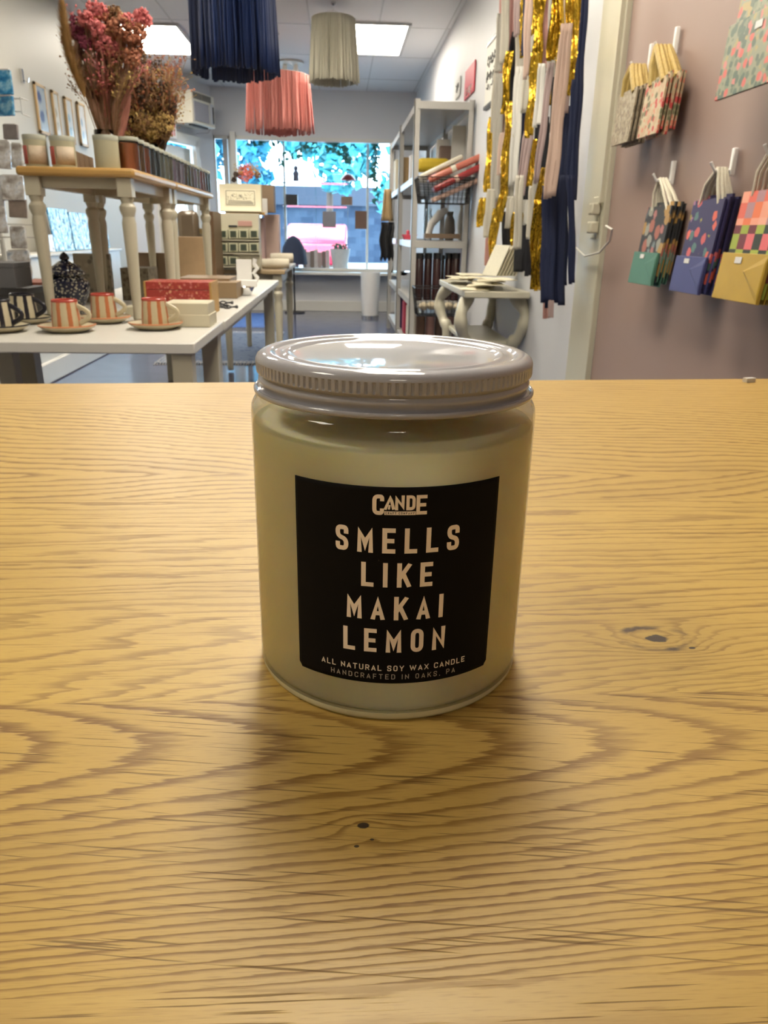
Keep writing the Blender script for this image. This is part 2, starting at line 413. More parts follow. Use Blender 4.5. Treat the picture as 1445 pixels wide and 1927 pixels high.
staves = [(-.45, .090, oak('oak stave in front', ringE, (.475, .315, .085), dark, .45, 1., 11.)),
          (.090, .173, oak('oak stave with arched grain', ringD, light, (.195, .098, .016), 1.2, 1., 3., ((.0045, .1262, .0032, 1.2), (.0062, .1222, .0012, .3), (.003, .1205, .0013, .3)), .12, .5, .55)),
          (.173, .336, oak('oak stave with the knot', ringC, (.505, .335, .083), (.215, .113, .019), .78, .5, 7., ((.0995, .2025, .0085, 4.), (.1085, .1965, .0026, .6)))),
          (.336, .526, oak('oak stave with nested grain', ringB, (.495, .325, .080), (.205, .106, .017), .95, .3, 1.)),
          (.526, .655, oak('oak stave at the far edge', ringA, (.475, .308, .075), dark, .55, .3, 5.))]
edge_m = oak('oak edge', lambda m, u, v: u * 40. + v * 3., (.46, .28, .09), dark, .5, .2, 2.)
ctr = thing('shop_counter', 'honey oak shop counter with a knot, under the candle jar', 'counter', (0, 0, CT))
b = B(); ys = [s_[0] for s_ in staves] + [.655]
x0, x1, th = -.95, .985, .04
sk = lambda x, y: (x, y + (x * .072 if y > .6 else 0.), 0)
for i, (a, e, mm) in enumerate(staves):
    n = 12
    vs = [sk(x0 + (x1 - x0) * k / n, y) for y in (a, e) for k in range(n + 1)]
    if i == 4: vs = [(x, y - .02 if y > .6 else y, z) for x, y, z in vs]
    b.add(vs, [(k, k + 1, n + 2 + k, n + 1 + k) for k in range(n)], i)
yl = sk(x0, .655)[1] - .02; yr = sk(x1, .655)[1] - .02
b.add([(x0, -.45, 0), (x1, -.45, 0), (x1, yr, 0), (x0, yl, 0), (x0, -.45, -th), (x1, -.45, -th), (x1, yr, -th), (x0, yl, -th)],
      [(0, 4, 5, 1), (1, 5, 6, 2), (2, 6, 7, 3), (3, 7, 4, 0), (7, 6, 5, 4)], 5)
b.build('worktop', [s_[2] for s_ in staves] + [edge_m], ctr, smooth=False)
b = B(); b.box((.0, .57, -.485), (1.8, .02, .885)); b.box((-.88, .1, -.485), (.02, .92, .885)); b.box((.9, .1, -.485), (.02, .92, .885)); b.build('front_panel', plain('counter panel paint', (.5, .47, .4), .5), ctr)

# ------------------------------------------------------------------ the candle jar
JX, JY = .0142, .19996
a0 = math.atan2(-JX, -JY)
jar = thing('candle_jar', 'tall cream candle jar with black label and white metal lid on the counter', 'candle', (JX, JY, CT))
mm_ = .001
def lz(p): return [(r * mm_, z * mm_) for r, z in p]
glass_m = glassy('jar glass', (.985, .98, .955), .04, .8)
b = B(); b.lathe(lz([(38.1, 2.7), (38.1, 3), (38.1, 74.5), (37.9, 76.3), (37.2, 77.8), (36.2, 78.6), (35.0, 79.0), (34.6, 80)]), 128, cap=False); b.build('glass_body', glass_m, jar, ang=60)
wax = Mat('pale lemon wax', .5); wn = wax.noise(wax.coord(), 300., 3.); wn2 = wax.noise(wax.coord(), 60., 2.)
wax.set('Base Color', wax.mix(wn * .5 + wn2 * .5, (.93, .82, .48), (.96, .87, .54)))
wax.b.inputs['Subsurface Weight'].default_value = .6; wax.b.inputs['Subsurface Radius'].default_value = (.016, .012, .005); wax.b.inputs['Subsurface Scale'].default_value = 1.5
wax.bump(wn, .03, .0003)
b = B(); b.lathe(lz([(0.1, 2.6), (36.6, 2.6), (37.5, 3.3), (37.75, 4.5), (37.75, 71.6), (37.2, 72.2), (0.1, 72.4)]), 96, cap=False); b.build('wax', wax.m, jar, ang=60)
base_m = plain('thick glass base', (.60, .57, .37), .22, var=.1, scale=80.)
b = B(); b.lathe(lz([(0.1, .6), (33, .5), (36.4, .0), (37.4, .35), (38.0, 1.4), (38.1, 2.7), (37.2, 2.7), (0.1, 2.55)]), 96, cap=False); b.build('glass_base', base_m, jar, ang=60)
# lid
lid_m = Mat('white enamelled lid', .5, .0, **{'Specular IOR Level': .2}); ln = lid_m.noise(lid_m.coord(), 900., 3.)
lid_m.set('Base Color', lid_m.mix(ln, (.285, .28, .30), (.31, .305, .325))); lid_m.bump(ln, .05, .0002)
lid_m.b.inputs['Coat Weight'].default_value = .75; lid_m.b.inputs['Coat Roughness'].default_value = .04
lp = [(0.1, 88.9), (26.2, 88.9), (26.9, 89.0), (27.6, 89.5), (28.3, 89.75), (28.9, 89.6), (29.4, 89.3), (31.0, 89.25), (31.6, 89.4), (32.1, 89.85), (32.8, 90.0), (34.2, 89.95), (35.2, 89.6), (36.0, 89.0), (36.35, 88.2), (36.4, 87.9),
      (36.4, 87.6), (36.4, 86.9), (36.4, 86.2), (36.4, 85.5), (36.3, 85.1), (36.0, 84.7), (35.45, 84.4), (35.2, 84.1), (35.3, 83.8), (35.75, 83.4), (35.9, 83.0), (35.75, 82.4), (35.45, 81.9), (35.3, 81.2), (35.4, 80.75), (36.1, 80.6), (36.35, 80.95), (36.8, 81.05), (37.1, 80.8), (37.15, 80.35), (37.05, 79.9), (36.6, 79.65), (35.6, 79.6)]
def knurl(r, z, a):
    if 85.3e-3 < z < 87.8e-3 and r > .0362: return r - .00050 * max(0., math.cos(a * 132)) ** .6 if math.cos(a * 132) > 0 else r
    return r
b = B(); b.lathe(lz(lp), 132 * 8, mod=knurl, cap=False); b.build('lid', lid_m.m, jar, ang=50)

# label and lettering, printed on the jar's side
RL = .03818; TH0 = -.05
def onjar(sx, z, off=0.):
    a = a0 + TH0 - sx * mm_ / .0381; r = RL + off
    return (r * math.sin(a), r * math.cos(a), z * mm_)
label_m = plain('matt black label paper', (.005, .0038, .0033), .8, var=.2, scale=60., **{'Specular IOR Level': .12})
ink_m = plain('cream label print', (.82, .70, .56), .5, var=.05, scale=200.)
ink2_m = plain('grey cream label print', (.72, .64, .52), .5, var=.05, scale=200.)
ink3_m = plain('dim grey label print', (.40, .35, .28), .5, var=.05, scale=200.)
b = B(); n = 60
def lab(u, v):
    s_ = -26.6 + 53.3 * u; z = 11.9 + 52.4 * v
    if u in (0, 1) and v == 0: s_ *= .975; z += .5 if v == 0 else 0.
    return onjar(s_, z)
b.sheet(lab, n, 40); lo = b.build('label', label_m, jar, solid=.00012)

def rpoly(pts, r=.2, closed=False, sharp=()):
    out = []; n = len(pts)
    for i, p in enumerate(pts):
        if (not closed and i in (0, n - 1)) or i in sharp: out.append(p); continue
        p = Vector(p); a = Vector(pts[i - 1]) - p; e = Vector(pts[(i + 1) % n]) - p
        q = min(r, a.length * .5, e.length * .5); A = p + a.normalized() * q; E = p + e.normalized() * q
        for k in range(7):
            t = k / 6; out.append(tuple(A * (1 - t) ** 2 + p * 2 * t * (1 - t) + E * t * t))
    return out
def glyph(ch, w=None):
    g = {'S': (.53, lambda w: [rpoly([(w, .70), (w, 1), (0, 1), (0, .58), (w, .42), (w, 0), (0, 0), (0, .30)], .24)]),
         'M': (.68, lambda w: [[(0, 0), (0, 1), (w / 2, .28), (w, 1), (w, 0)]]),
         'E': (.50, lambda w: [[(w, 1), (0, 1), (0, 0), (w, 0)], [(0, .5), (w * .86, .5)]]),
         'L': (.48, lambda w: [[(0, 1), (0, 0), (w, 0)]]),
         'I': (.001, lambda w: [[(0, 0), (0, 1)]]),
         'K': (.56, lambda w: [[(0, 0), (0, 1)], [(w, 1), (0.03, .36)], [(w * .38, .60), (w, 0)]]),
         'A': (.56, lambda w: [[(0, 0), (w / 2, 1), (w, 0)], [(w * .14, .24), (w * .86, .24)]]),
         'O': (.52, lambda w: [rpoly([(0, 0), (0, 1), (w, 1), (w, 0)], .26, True) + [None]]),
         'N': (.56, lambda w: [[(0, 0), (0, 1), (w, 0), (w, 1)]]),
         'T': (.56, lambda w: [[(0, 1), (w, 1)], [(w / 2, 1), (w / 2, 0)]]),
         'U': (.56, lambda w: [rpoly([(0, 1), (0, 0), (w, 0), (w, 1)], .28)]),
         'R': (.52, lambda w: [rpoly([(0, 0), (0, 1), (w, 1), (w, .46), (0, .46)], .25, False, (1,)), [(w * .5, .46), (w, 0)]]),
         'P': (.52, lambda w: [rpoly([(0, 0), (0, 1), (w, 1), (w, .42), (0, .42)], .25, False, (1,))]),
         'Y': (.58, lambda w: [[(0, 1), (w / 2, .45), (w, 1)], [(w / 2, .45), (w / 2, 0)]]),
         'W': (.95, lambda w: [[(0, 1), (w * .25, 0), (w * .5, .9), (w * .75, 0), (w, 1)]]),
         'X': (.58, lambda w: [[(0, 0), (w, 1)], [(0, 1), (w, 0)]]),
         'C': (.54, lambda w: [rpoly([(w, .72), (w, 1), (0, 1), (0, 0), (w, 0), (w, .28)], .27)]),
         'D': (.56, lambda w: [rpoly([(0, 0), (0, 1), (w, 1), (w, 0)], .30, True, (0, 1)) + [None]]),
         'H': (.56, lambda w: [[(0, 0), (0, 1)], [(w, 0), (w, 1)], [(0, .5), (w, .5)]]),
         'F': (.48, lambda w: [[(w, 1), (0, 1), (0, 0)], [(0, .5), (w * .85, .5)]]),
         ',': (.05, lambda w: [[(.05, .05), (0, -.16)]]),
         ' ': (.30, lambda w: [])}[ch]
    ww = g[0] if w is None else w
    return ww, g[1](ww)
def stroke(b, pts, hw, fn, clip=None, m=0):
    closed = pts[-1] is None
    if closed: pts = pts[:-1]
    P = [Vector(p) for p in pts]
    Q = []                                            # split long runs so that they follow the round jar
    nn = len(P) if closed else len(P) - 1
    for i in range(nn):
        a, e = P[i], P[(i + 1) % len(P)]; k = max(1, int((e - a).length / (hw * 6)))
        Q += [a + (e - a) * j / k for j in range(k)]
    if not closed: Q.append(P[-1])
    n = len(Q); L = []; R = []
    for i in range(n):
        d1 = (Q[i] - Q[i - 1]) if (i > 0 or closed) else (Q[1] - Q[0]); d2 = (Q[(i + 1) % n] - Q[i]) if (i < n - 1 or closed) else (Q[-1] - Q[-2])
        d1 = d1.normalized() if d1.length > 1e-9 else d2.normalized(); d2 = d2.normalized() if d2.length > 1e-9 else d1
        n1 = Vector((-d1.y, d1.x)); n2 = Vector((-d2.y, d2.x)); mt = (n1 + n2)
        mt = mt.normalized() if mt.length > 1e-6 else n1
        k = hw / max(.28, mt.dot(n1)); L.append(Q[i] + mt * k); R.append(Q[i] - mt * k)
    vs = []
    for p in L + R:
        y = p.y if clip is None else min(clip[1], max(clip[0], p.y)); vs.append(fn(p.x, y))
    b.add(vs, [(i, (i + 1) % n, n + (i + 1) % n, n + i) for i in range(n if closed else n - 1)], m)
def text(b, s_, x0, x1, z0, z1, wt, fn, m=0, sq=1.):
    """letters of stroke weight WT between x0 and x1"""
    h = z1 - z0; hw = wt / 2; gl = [glyph(ch) for ch in s_]
    ws = [g[0] * h * sq + (0 if c_ == ' ' else wt * .0) for g, c_ in zip(gl, s_)]
    tot = sum(ws) + wt * len([c_ for c_ in s_ if c_ != ' ']) ; gap = ((x1 - x0) - tot) / max(1, len(s_) - 1)
    x = x0
    for (w_, pl), ch in zip(gl, s_):
        ww = w_ * h * sq
        for poly in pl:
            q = [None if p is None else (x + hw + p[0] * h * sq, z0 + hw + p[1] * (h - wt)) for p in poly]
            # bars with a free end get square caps
            if q[-1] is not None and len(q) == 2:
                a, e = Vector(q[0]), Vector(q[1]); dv = (e - a).normalized() * hw
                if ch in 'EFLHITKXYAR': q = [tuple(a - dv * (1 if ch != 'A' else 0)), tuple(e + dv * (1 if ch != 'A' else 0))]
            elif q[-1] is not None and ch in 'ELMNHFKAYWURP':
                a, e = Vector(q[0]), Vector(q[-1]); q[0] = tuple(a + (a - Vector(q[1])).normalized() * hw); q[-1] = tuple(e + (e - Vector(q[-2])).normalized() * (hw if ch not in 'RP' else 0))
            stroke(b, q, hw, fn, (z0 - (h * .3 if ch == ',' else 0), z1), m)
        x += ww + (wt if ch != ' ' else 0) + gap
    return b
def bar(b, x0, x1, z0, z1, fn, m=0):
    n = 8; b.sheet(lambda u, v: fn(x0 + (x1 - x0) * u, z0 + (z1 - z0) * v), n, 1, m)
pr = lambda x, z: onjar(x, z, .00014)
pr2 = lambda x, z: onjar(x, z, .00022)
b = B()
text(b, 'SMELLS', -15.1, 15.1, 47.8, 54.2, 1.12, pr, 0, .62)
text(b, 'LIKE', -8.7, 8.6, 38.9, 45.3, 1.12, pr, 0, .62)
text(b, 'MAKAI', -12.3, 11.7, 30.0, 36.4, 1.12, pr, 0, .62)
text(b, 'LEMON', -13.2, 12.6, 20.9, 27.4, 1.12, pr, 0, .62)
# the maker's mark
text(b, 'C', -6.2, -3.6, 57.5, 62.5, .95, pr, 0, .66)
text(b, 'E', 4.0, 6.5, 57.6, 62.4, .85, pr, 0, .70)
sk_ = lambda k: (lambda x, z: pr(x + (z - 59) * k, z))
stroke(b, [(-3.25, 58.8), (-2.1, 62.1), (-1.75, 61.0), (-1.25, 58.9)], .36, pr, (58.75, 62.4)); stroke(b, [(-2.35, 58.9), (-2.2, 60.0)], .25, pr)
text(b, 'N', -.95, 1.35, 58.75, 62.4, .75, pr, 0, .71)
text(b, 'D', 1.65, 3.8, 58.75, 62.4, .75, pr, 0, .68)
bar(b, -3.4, 3.9, 57.55, 58.45, pr)
text(b, 'CRAFT COMPANY', -3.1, 3.6, 57.75, 58.3, .10, pr2, 3, .8)
text(b, 'ALL NATURAL SOY WAX CANDLE', -19.3, 18.8, 15.55, 17.15, .25, pr, 1, .95)
text(b, 'HANDCRAFTED IN OAKS, PA', -16.6, 16.0, 13.15, 14.6, .18, pr, 2, .95)
# turn all print to face outwards
b.f = [tuple(reversed(f)) for f in b.f]
b.build('lettering', [ink_m, ink2_m, ink3_m, label_m], lo, smooth=False)
# ------------------------------------------------------------------ helpers for furniture and goods
def turned_leg(b, x, y, z0, z1, r, m=0, sq=.13):
    """square block above, turned and tapering below"""
    h = z1 - z0; zs = z1 - h * sq
    b.box((x, y, (zs + z1) / 2), (r * 2, r * 2, z1 - zs), m=m)
    pr_ = [(r * .55, 0), (r * .72, h * .02), (r * .62, h * .06), (r * .98, (zs - z0) * .80), (r * .80, (zs - z0) * .85), (r * 1.12, (zs - z0) * .90), (r * 1.12, (zs - z0) * .93), (r * .78, (zs - z0) * .955), (r * 1., zs - z0)]
    b.lathe(pr_, 16, (x, y, z0), m)
    return b

def table(name, label, X0, X1, Y0, Y1, z0, z1, mat, top, leg='taper', th=.035, apron=.085, lr=.03, inset=.05, group=None, bev=.004, dark=None):
    cx, cy = (X0 + X1) / 2, (Y0 + Y1) / 2
    t = thing(name, label, 'table', (cx, cy, z0), 0, group)
    a, e, h = (X1 - X0) / 2, (Y1 - Y0) / 2, z1 - z0
    B().box((0, 0, h - th / 2), (2 * a, 2 * e, th)).build('table_top', top, t, bevel=bev)
    if apron:
        b = B(); ii = inset + lr * .4
        for sy in (-1, 1): b.box((0, sy * (e - ii), h - th - apron / 2), (2 * (a - ii), .02, apron))
        for sx in (-1, 1): b.box((sx * (a - ii), 0, h - th - apron / 2), (.02, 2 * (e - ii), apron))
        b.build('apron', mat, t)
    for sx in (-1, 1):
        for sy in (-1, 1):
            x, y = sx * (a - inset), sy * (e - inset); b = B()
            if leg == 'turned': turned_leg(b, x, y, 0, h - th, lr)
            else: b.box((x, y, (h - th) / 2), (lr * 2, lr * 2, h - th), taper=.8 if leg == 'taper' else 1.)
            b.build('leg', mat, t, bevel=.002)
    return t

def seat(x, y, Z=None, Y=None, X=None): return at(x, y, X=X, Y=Y, Z=Z)
def zat(x, y, Y): return at(x, y, Y=Y).z

def carton(name, label, cat, x0, x1, y0, y1, mat, Z=None, Y=None, depth=.1, rz=0., group=None, lid=None, lidh=.3, bev=.002, lean=0., face=None):
    """a box whose front stands where the photo shows it; LID adds a lid part, FACE a printed front"""
    xc = (x0 + x1) / 2; p = at(xc, y1, Z=None if Y is not None else Z, Y=Y)
    if Y is not None and Z is not None: p.z = Z
    w = (x1 - x0) * px(p); h = max(.004, at(xc, y0, Y=p.y).z - p.z)
    p.z += .001
    t = thing(name, label, cat, p, rz, group)
    if lean: t.rotation_euler = (lean, 0, rz)
    hb = h * (1 - lidh) if lid else h
    B().box((0, depth / 2, hb / 2), (w, depth, hb)).build('body', mat, t, bevel=bev)
    if lid: B().box((0, depth / 2, hb + (h - hb) / 2), (w * 1.02, depth * 1.02, h - hb)).build('lid', lid, t, bevel=bev)
    if face:
        B().box((0, -.0012, h / 2), (w * .8, .002, h * .8)).build('printed_panel', face, t)
    return t, p, w, h

# ------------------------------------------------------------------ left: long low tables
ZL = .72; Z2 = ZL
LT1 = table('display_table', 'nearest white low display table carrying the striped mugs', -1.31, -.452, 2.375, 2.99, 0, ZL, table_cream, white_paint, 'taper', .034, .0, .032, .045)
LT2 = table('display_table', 'long white low display table running back behind the mug table', -1.31, -.447, 3.005, 5.70, 0, ZL, table_cream, white_paint, 'straight', .036, .07, .034, .07)
tb = table('side_table', 'honey topped cream table stacked in front, carrying the candle jars', -1.135, -.725, 2.93, 3.66, ZL + .001, 1.249, table_cream, honey, 'turned', .03, .036, .026, .045, 'side tables stacked on the low tables', .010)
tb2 = table('side_table', 'honey topped cream table stacked behind the front stacked table', -1.135, -.725, 3.675, 4.70, ZL + .001, 1.249, table_cream, honey, 'turned', .03, .036, .026, .045, 'side tables stacked on the low tables', .010)

# candle jars on the stacked tables
ZU = 1.249
sage = plain('sage green tin paint', (.40, .38, .26), .4, var=.05); sage_lid = plain('grey green tin lid', (.36, .37, .30), .35, var=.05)
red_lab = plain('dusty red label', (.42, .09, .075), .6); pale_lab = plain('printed pale label', (.47, .38, .27), .6, var=.2, scale=120.)
jar_glass = glassy('small jar glass', (.93, .95, .93), .05, 1.)
def tin(p, r, h, label, group, body, lid, wrap=None, wrapped=False):
    t = thing('candle_tin', label, 'candle', p, 0, group)
    b = B(); b.lathe([(.001, 0), (r * .97, 0), (r, .003), (r, h * .84), (r * .9, h * .86)], 32, cap=False); b.build('body', body, t)
    b = B(); b.lathe([(r * .92, h * .84), (r * 1.02, h * .84), (r * 1.03, h * .87), (r * 1.03, h * .97), (r, h), (.001, h)], 32, cap=False); b.build('lid', lid, t)
    if wrap:
        def arc(a0_, a1_, mat, nm):
            q = B(); q.sheet(lambda u, v: ((r + .0012) * math.sin(a0_ + (a1_ - a0_) * u), -(r + .0012) * math.cos(a0_ + (a1_ - a0_) * u), h * (.10 + .56 * v)), 12, 1); q.build(nm, mat, t, solid=.001)
        arc(-1.25, -.45, wrap, 'colour_band'); arc(-.30, 1.3, pale_lab, 'paper_label')
    return t
tin((-1.086, 3.02, ZU), .040, .106, 'red banded candle tin at the left front corner of the stacked table', 'label banded tins', sage, sage_lid, red_lab)
tin((-.990, 3.02, ZU), .042, .104, 'red banded candle tin second from the left front corner', 'label banded tins', sage, sage_lid, red_lab)
for i in range(4):
    carton('soap_box', 'small brown soap box in the stepped row, %s' % ('beside the second red banded tin', 'second of the row', 'third of the row', 'next to the plain sage tin')[i], 'box', 134 + i * 9, 143 + i * 9, 283 + i * 4, 318, brown_card, Y=3.05 + .06 * i, depth=.05, group='brown soap boxes')
tin((-.832, 3.00, ZU), .0425, .108, 'plain sage candle tin at the front of the stacked table', 'plain tins', sage, sage_lid)
cols = [('orange', (.36, .10, .03)), ('amber', (.22, .12, .05)), ('rust orange', (.33, .09, .035)), ('black', (.02, .022, .025)), ('dark teal', (.03, .045, .05)), ('grey green', (.17, .19, .16)), ('pale sage', (.28, .29, .22)), ('olive', (.17, .16, .10)), ('lilac', (.30, .24, .36)), ('plum grey', (.17, .13, .17)), ('pale lilac', (.36, .31, .42)), ('umber', (.13, .09, .06)), ('moss', (.12, .12, .07)), ('taupe', (.19, .15, .12)), ('mauve', (.24, .17, .22)), ('stone', (.25, .22, .18)), ('brick red', (.25, .07, .05)), ('terracotta', (.22, .08, .05)), ('brown', (.12, .08, .05)), ('dark green', (.05, .07, .045))]
rowm = {}
for i, (cn, cc) in enumerate(cols):
    y = 3.075 + i * .085
    t = thing('glass_candle', '%s candle in a lidded glass jar along the stacked tables\' right edge' % cn, 'candle', (-.775, y, ZU), 0, 'glass candles along the table edge')
    r, h = .0385, .112
    b = B(); b.lathe([(.001, .004), (r * .93, .004), (r * .93, h * .82), (.001, h * .82)], 20, cap=False); b.build('wax', plain(cn + ' wax', tuple(min(.8, q * 1.6 + .015) for q in cc), .5, var=.15, scale=60.), t)
    b = B(); b.lathe([(.001, 0), (r, 0), (r, h * .88), (r * .95, h * .89)], 20, cap=False); b.build('glass_body', jar_glass, t)
    b = B(); b.lathe([(r * 1.02, h * .88), (r * 1.04, h * .89), (r * 1.04, h * .98), (r, h), (.001, h)], 20, cap=False); b.build('lid', sage_lid, t)

# ------------------------------------------------------------------ dried flowers
pamp = plain('tan pampas plume', (.33, .19, .065), .9, var=.35, scale=50.); pamp2 = plain('pale pink pampas plume', (.42, .25, .17), .9, var=.35, scale=50.)
pinkf = plain('dusty pink dried blossom', (.58, .17, .17), .8, var=.5, scale=40.); plumf = plain('plum dried blossom', (.22, .04, .075), .8, var=.5, scale=40.)
rustf = plain('rust dried blossom', (.38, .15, .08), .8, var=.5, scale=40.); brownl = plain('brown dried leaf', (.22, .12, .05), .8, var=.4, scale=20.)
darkl = plain('dark dried leaf', (.06, .038, .028), .8, var=.4, scale=20.); goldl = plain('golden dried seed spray', (.44, .30, .10), .8, var=.4, scale=40.)
stemm = plain('dry stem', (.17, .09, .04), .8, var=.3); redst = plain('rose dried grass', (.28, .10, .07), .85, var=.4, scale=40.)
def plume(parent, p0, p1, r, mat, nh=500, bend=.03):
    """soft grass plume: a core spindle wrapped in fine hairs"""
    p0, p1 = Vector(p0), Vector(p1); L = (p1 - p0).length; ax = (p1 - p0).normalized()
    s1 = ax.cross(Vector((0, 1, 0))).normalized(); s2 = ax.cross(s1)
    P = lambda t: p0 + (p1 - p0) * t + s1 * bend * math.sin(t * PI)
    b = B(); ts = [i / 10 for i in range(11)]
    b.tube([P(t) for t in ts], [max(.0015, r * .45 * math.sin(PI * min(1, .1 + .88 * t)) ** .7) for t in ts], 7)
    for _ in range(int(nh * 1.8)):
        t = rnd(.02, 1); a = rnd(0, 2 * PI); q = P(t); rr = r * (math.sin(PI * min(1, .12 + .85 * t)) ** .6)
        d = (s1 * math.cos(a) + s2 * math.sin(a)); tip = q + d * rr * rnd(.8, 1.5) + ax * rnd(.02, .05); sd = ax.cross(d) * rnd(.0010, .0022)
        b.add([q + d * rr * .3 - sd, q + d * rr * .3 + sd, tip], [(0, 1, 2)])
    b.build('plume', mat, parent, smooth=False)
def head(parent, c, r, mat, n=90, nm='flower_head', s=.007):
    b = B(); c = Vector(c)
    for _ in range(n):
        d = Vector((rnd(-1, 1), rnd(-1, 1), rnd(-1, 1)))
        if d.length > 1: d.normalize(); d *= rnd(.6, 1)
        b.blob(c + d * r, rnd(.6, 1.3) * s, 0, .5)
    b.build(nm, mat, parent, smooth=False)
def stems(parent, base, tips, mat, r=.0016, nm='stem'):
    for tp in tips:
        a, e = Vector(base) + Vector((rnd(-.015, .015), rnd(-.015, .015), 0)), Vector(tp); m_ = a * .45 + e * .55 + Vector((rnd(-.015, .015), rnd(-.015, .015), .02))
        B().tube([a, m_, e], r, 5).build(nm, mat, parent)
def leaf(parent, a, e, w, mat, nm='dried_leaf', bend=.03):
    a, e = Vector(a), Vector(e); d = e - a; s_ = d.cross(Vector((0, 1, 0))).normalized(); k = Vector((0, bend, 0)); n = 8
    b = B()
    def f(u, v):
        return a + d * v + s_ * (u - .5) * w * math.sin(PI * min(1, v * .9 + .08)) + k * (math.sin(v * 3) + abs(u - .5) * 1.2)
    b.sheet(f, 2, n); b.build(nm, mat, parent, solid=.0012)
def spray(parent, base, tip, mat, n=26, spread=.05, s=.0035, nm='twig_spray'):
    """a branching twig with small buds"""
    a, e = Vector(base), Vector(tip); b = B(); b.tube([a, (a + e) / 2 + Vector((rnd(-.01, .01), 0, .01)), e], .0010, 4)
    for _ in range(n):
        t = rnd(.45, 1); q = a + (e - a) * t; r_ = q + Vector((rnd(-1, 1) * spread, rnd(-1, 1) * spread, rnd(-.1, 1) * spread))
        b.tube([q, r_], .0006, 3); b.blob(r_, s * rnd(.6, 1.4), 0, .7)
    b.build(nm, mat, parent, smooth=False)
def vase(label, p, r, h):
    t = thing('glass_vase', label, 'vase', p, 0)
    b = B(); b.lathe([(.001, .004), (r * .9, .004), (r, .02), (r * .92, h * .6), (r * .98, h)], 24, cap=False); b.build('glass_body', clear, t, solid=.003)
    return t
YV = 3.42
def fl_(x, y, Y=YV): return at(x, y, Y=Y)
vb1 = at(204, 300, Y=YV); vb1.z = ZU; vb2 = at(285, 300, Y=YV + .28); vb2.z = ZU
vase('clear vase of the pink and tan dried bouquet', vb1, .045, .17); vase('clear vase of the brown and golden dried bouquet', vb2, .034, .15)
bq = thing('dried_bouquet', 'tall dried bouquet of pink blossom and tan pampas plumes on the stacked tables', 'dried flowers', vb1 + Vector((0, 0, .01)))
def loc1(x, y, Y=YV): return fl_(x, y, Y) - (vb1 + Vector((0, 0, .01)))
plume(bq, loc1(160, 182, 3.36), loc1(120, 12, 3.34), .027, pamp, 900, .02)
plume(bq, loc1(180, 180), loc1(184, 22), .026, pamp2, 700); plume(bq, loc1(196, 170, 3.46), loc1(200, 30, 3.46), .028, pamp2, 600, -.02); plume(bq, loc1(168, 175), loc1(152, 62), .022, pamp2, 500)
plume(bq, loc1(215, 190, 3.48), loc1(226, 66, 3.5), .028, redst, 600)
for (x0, y0, x1, y1, w, mt) in ((196, 280, 180, 95, .055, redst), (200, 280, 200, 90, .06, redst), (203, 280, 222, 95, .055, redst), (198, 280, 165, 120, .04, redst), (206, 280, 240, 110, .045, redst), (194, 270, 150, 150, .03, brownl), (206, 275, 232, 120, .035, pamp2), (201, 270, 188, 120, .035, pamp2)):
    leaf(bq, loc1(x0, y0), loc1(x1, y1, YV + rnd(-.05, .05)), w, mt, 'grass_blade')
for k in range(34):
    x_ = rnd(150, 262); y_ = rnd(30, 110) + abs(x_ - 205) * .3
    leaf(bq, loc1(rnd(186, 222), 285), loc1(x_, y_ + 40, YV + rnd(-.09, .09)), rnd(.012, .03), (redst, stemm, pamp2, redst, brownl)[k % 5], 'grass_blade')
for (x, y) in ((206, 60), (236, 100), (172, 110), (192, 130), (216, 140), (250, 130)):
    plume(bq, loc1(203 + (x - 203) * .3, y + 130), loc1(x, y, YV + rnd(-.06, .06)), .024, (pamp2, redst)[x % 2], 420)
tips = []
for (x, y, r, mt) in ((150, 48, .040, plumf), (160, 34, .030, pinkf), (178, 18, .032, pinkf), (196, 40, .040, rustf), (146, 62, .026, plumf), (172, 46, .036, pinkf), (215, 28, .03, brownl), (228, 50, .042, rustf), (248, 62, .036, rustf), (268, 32, .030, pinkf), (200, 86, .036, pinkf), (186, 78, .026, pinkf), (212, 100, .03, pinkf), (222, 78, .032, rustf), (240, 40, .028, pinkf), (256, 88, .034, rustf), (160, 80, .022, plumf), (122, 76, .014, plumf), (138, 60, .03, plumf), (168, 62, .034, pinkf), (190, 22, .03, pinkf), (208, 46, .034, rustf), (238, 74, .036, rustf), (222, 104, .034, rustf), (262, 60, .03, rustf), (276, 40, .022, pinkf), (262, 28, .022, pinkf), (192, 104, .03, pinkf), (216, 92, .03, pinkf), (150, 100, .02, plumf), (248, 108, .034, rustf), (205, 70, .03, rustf), (182, 52, .03, pinkf)):
    Yq = YV + rnd(-.07, .07); head(bq, loc1(x, y, Yq), r, mt, int(60 + r * 2400), s=.0075); tips.append(loc1(x, y + 8, Yq))
stems(bq, (0, 0, .0), tips, stemm)
for (x, y) in ((116, 68), (122, 98), (128, 150), (136, 165), (148, 110), (290, 60), (272, 75)):
    spray(bq, loc1(180 if x < 200 else 210, 220), loc1(x, y, YV + rnd(-.04, .04)), brownl, 14, .03, .004)
for k in range(30):
    spray(bq, loc1(rnd(190, 220), 240), loc1(rnd(135, 275), rnd(25, 150), YV + rnd(-.1, .08)), (rustf, brownl, pinkf, goldl)[k % 4], 26, .04, .0055)
bq2 = thing('dried_bouquet', 'bushy brown and golden dried bouquet right of the pink one', 'dried flowers', vb2 + Vector((0, 0, .01)))
def loc2(x, y, Y=YV + .28): return fl_(x, y, Y) - (vb2 + Vector((0, 0, .01)))
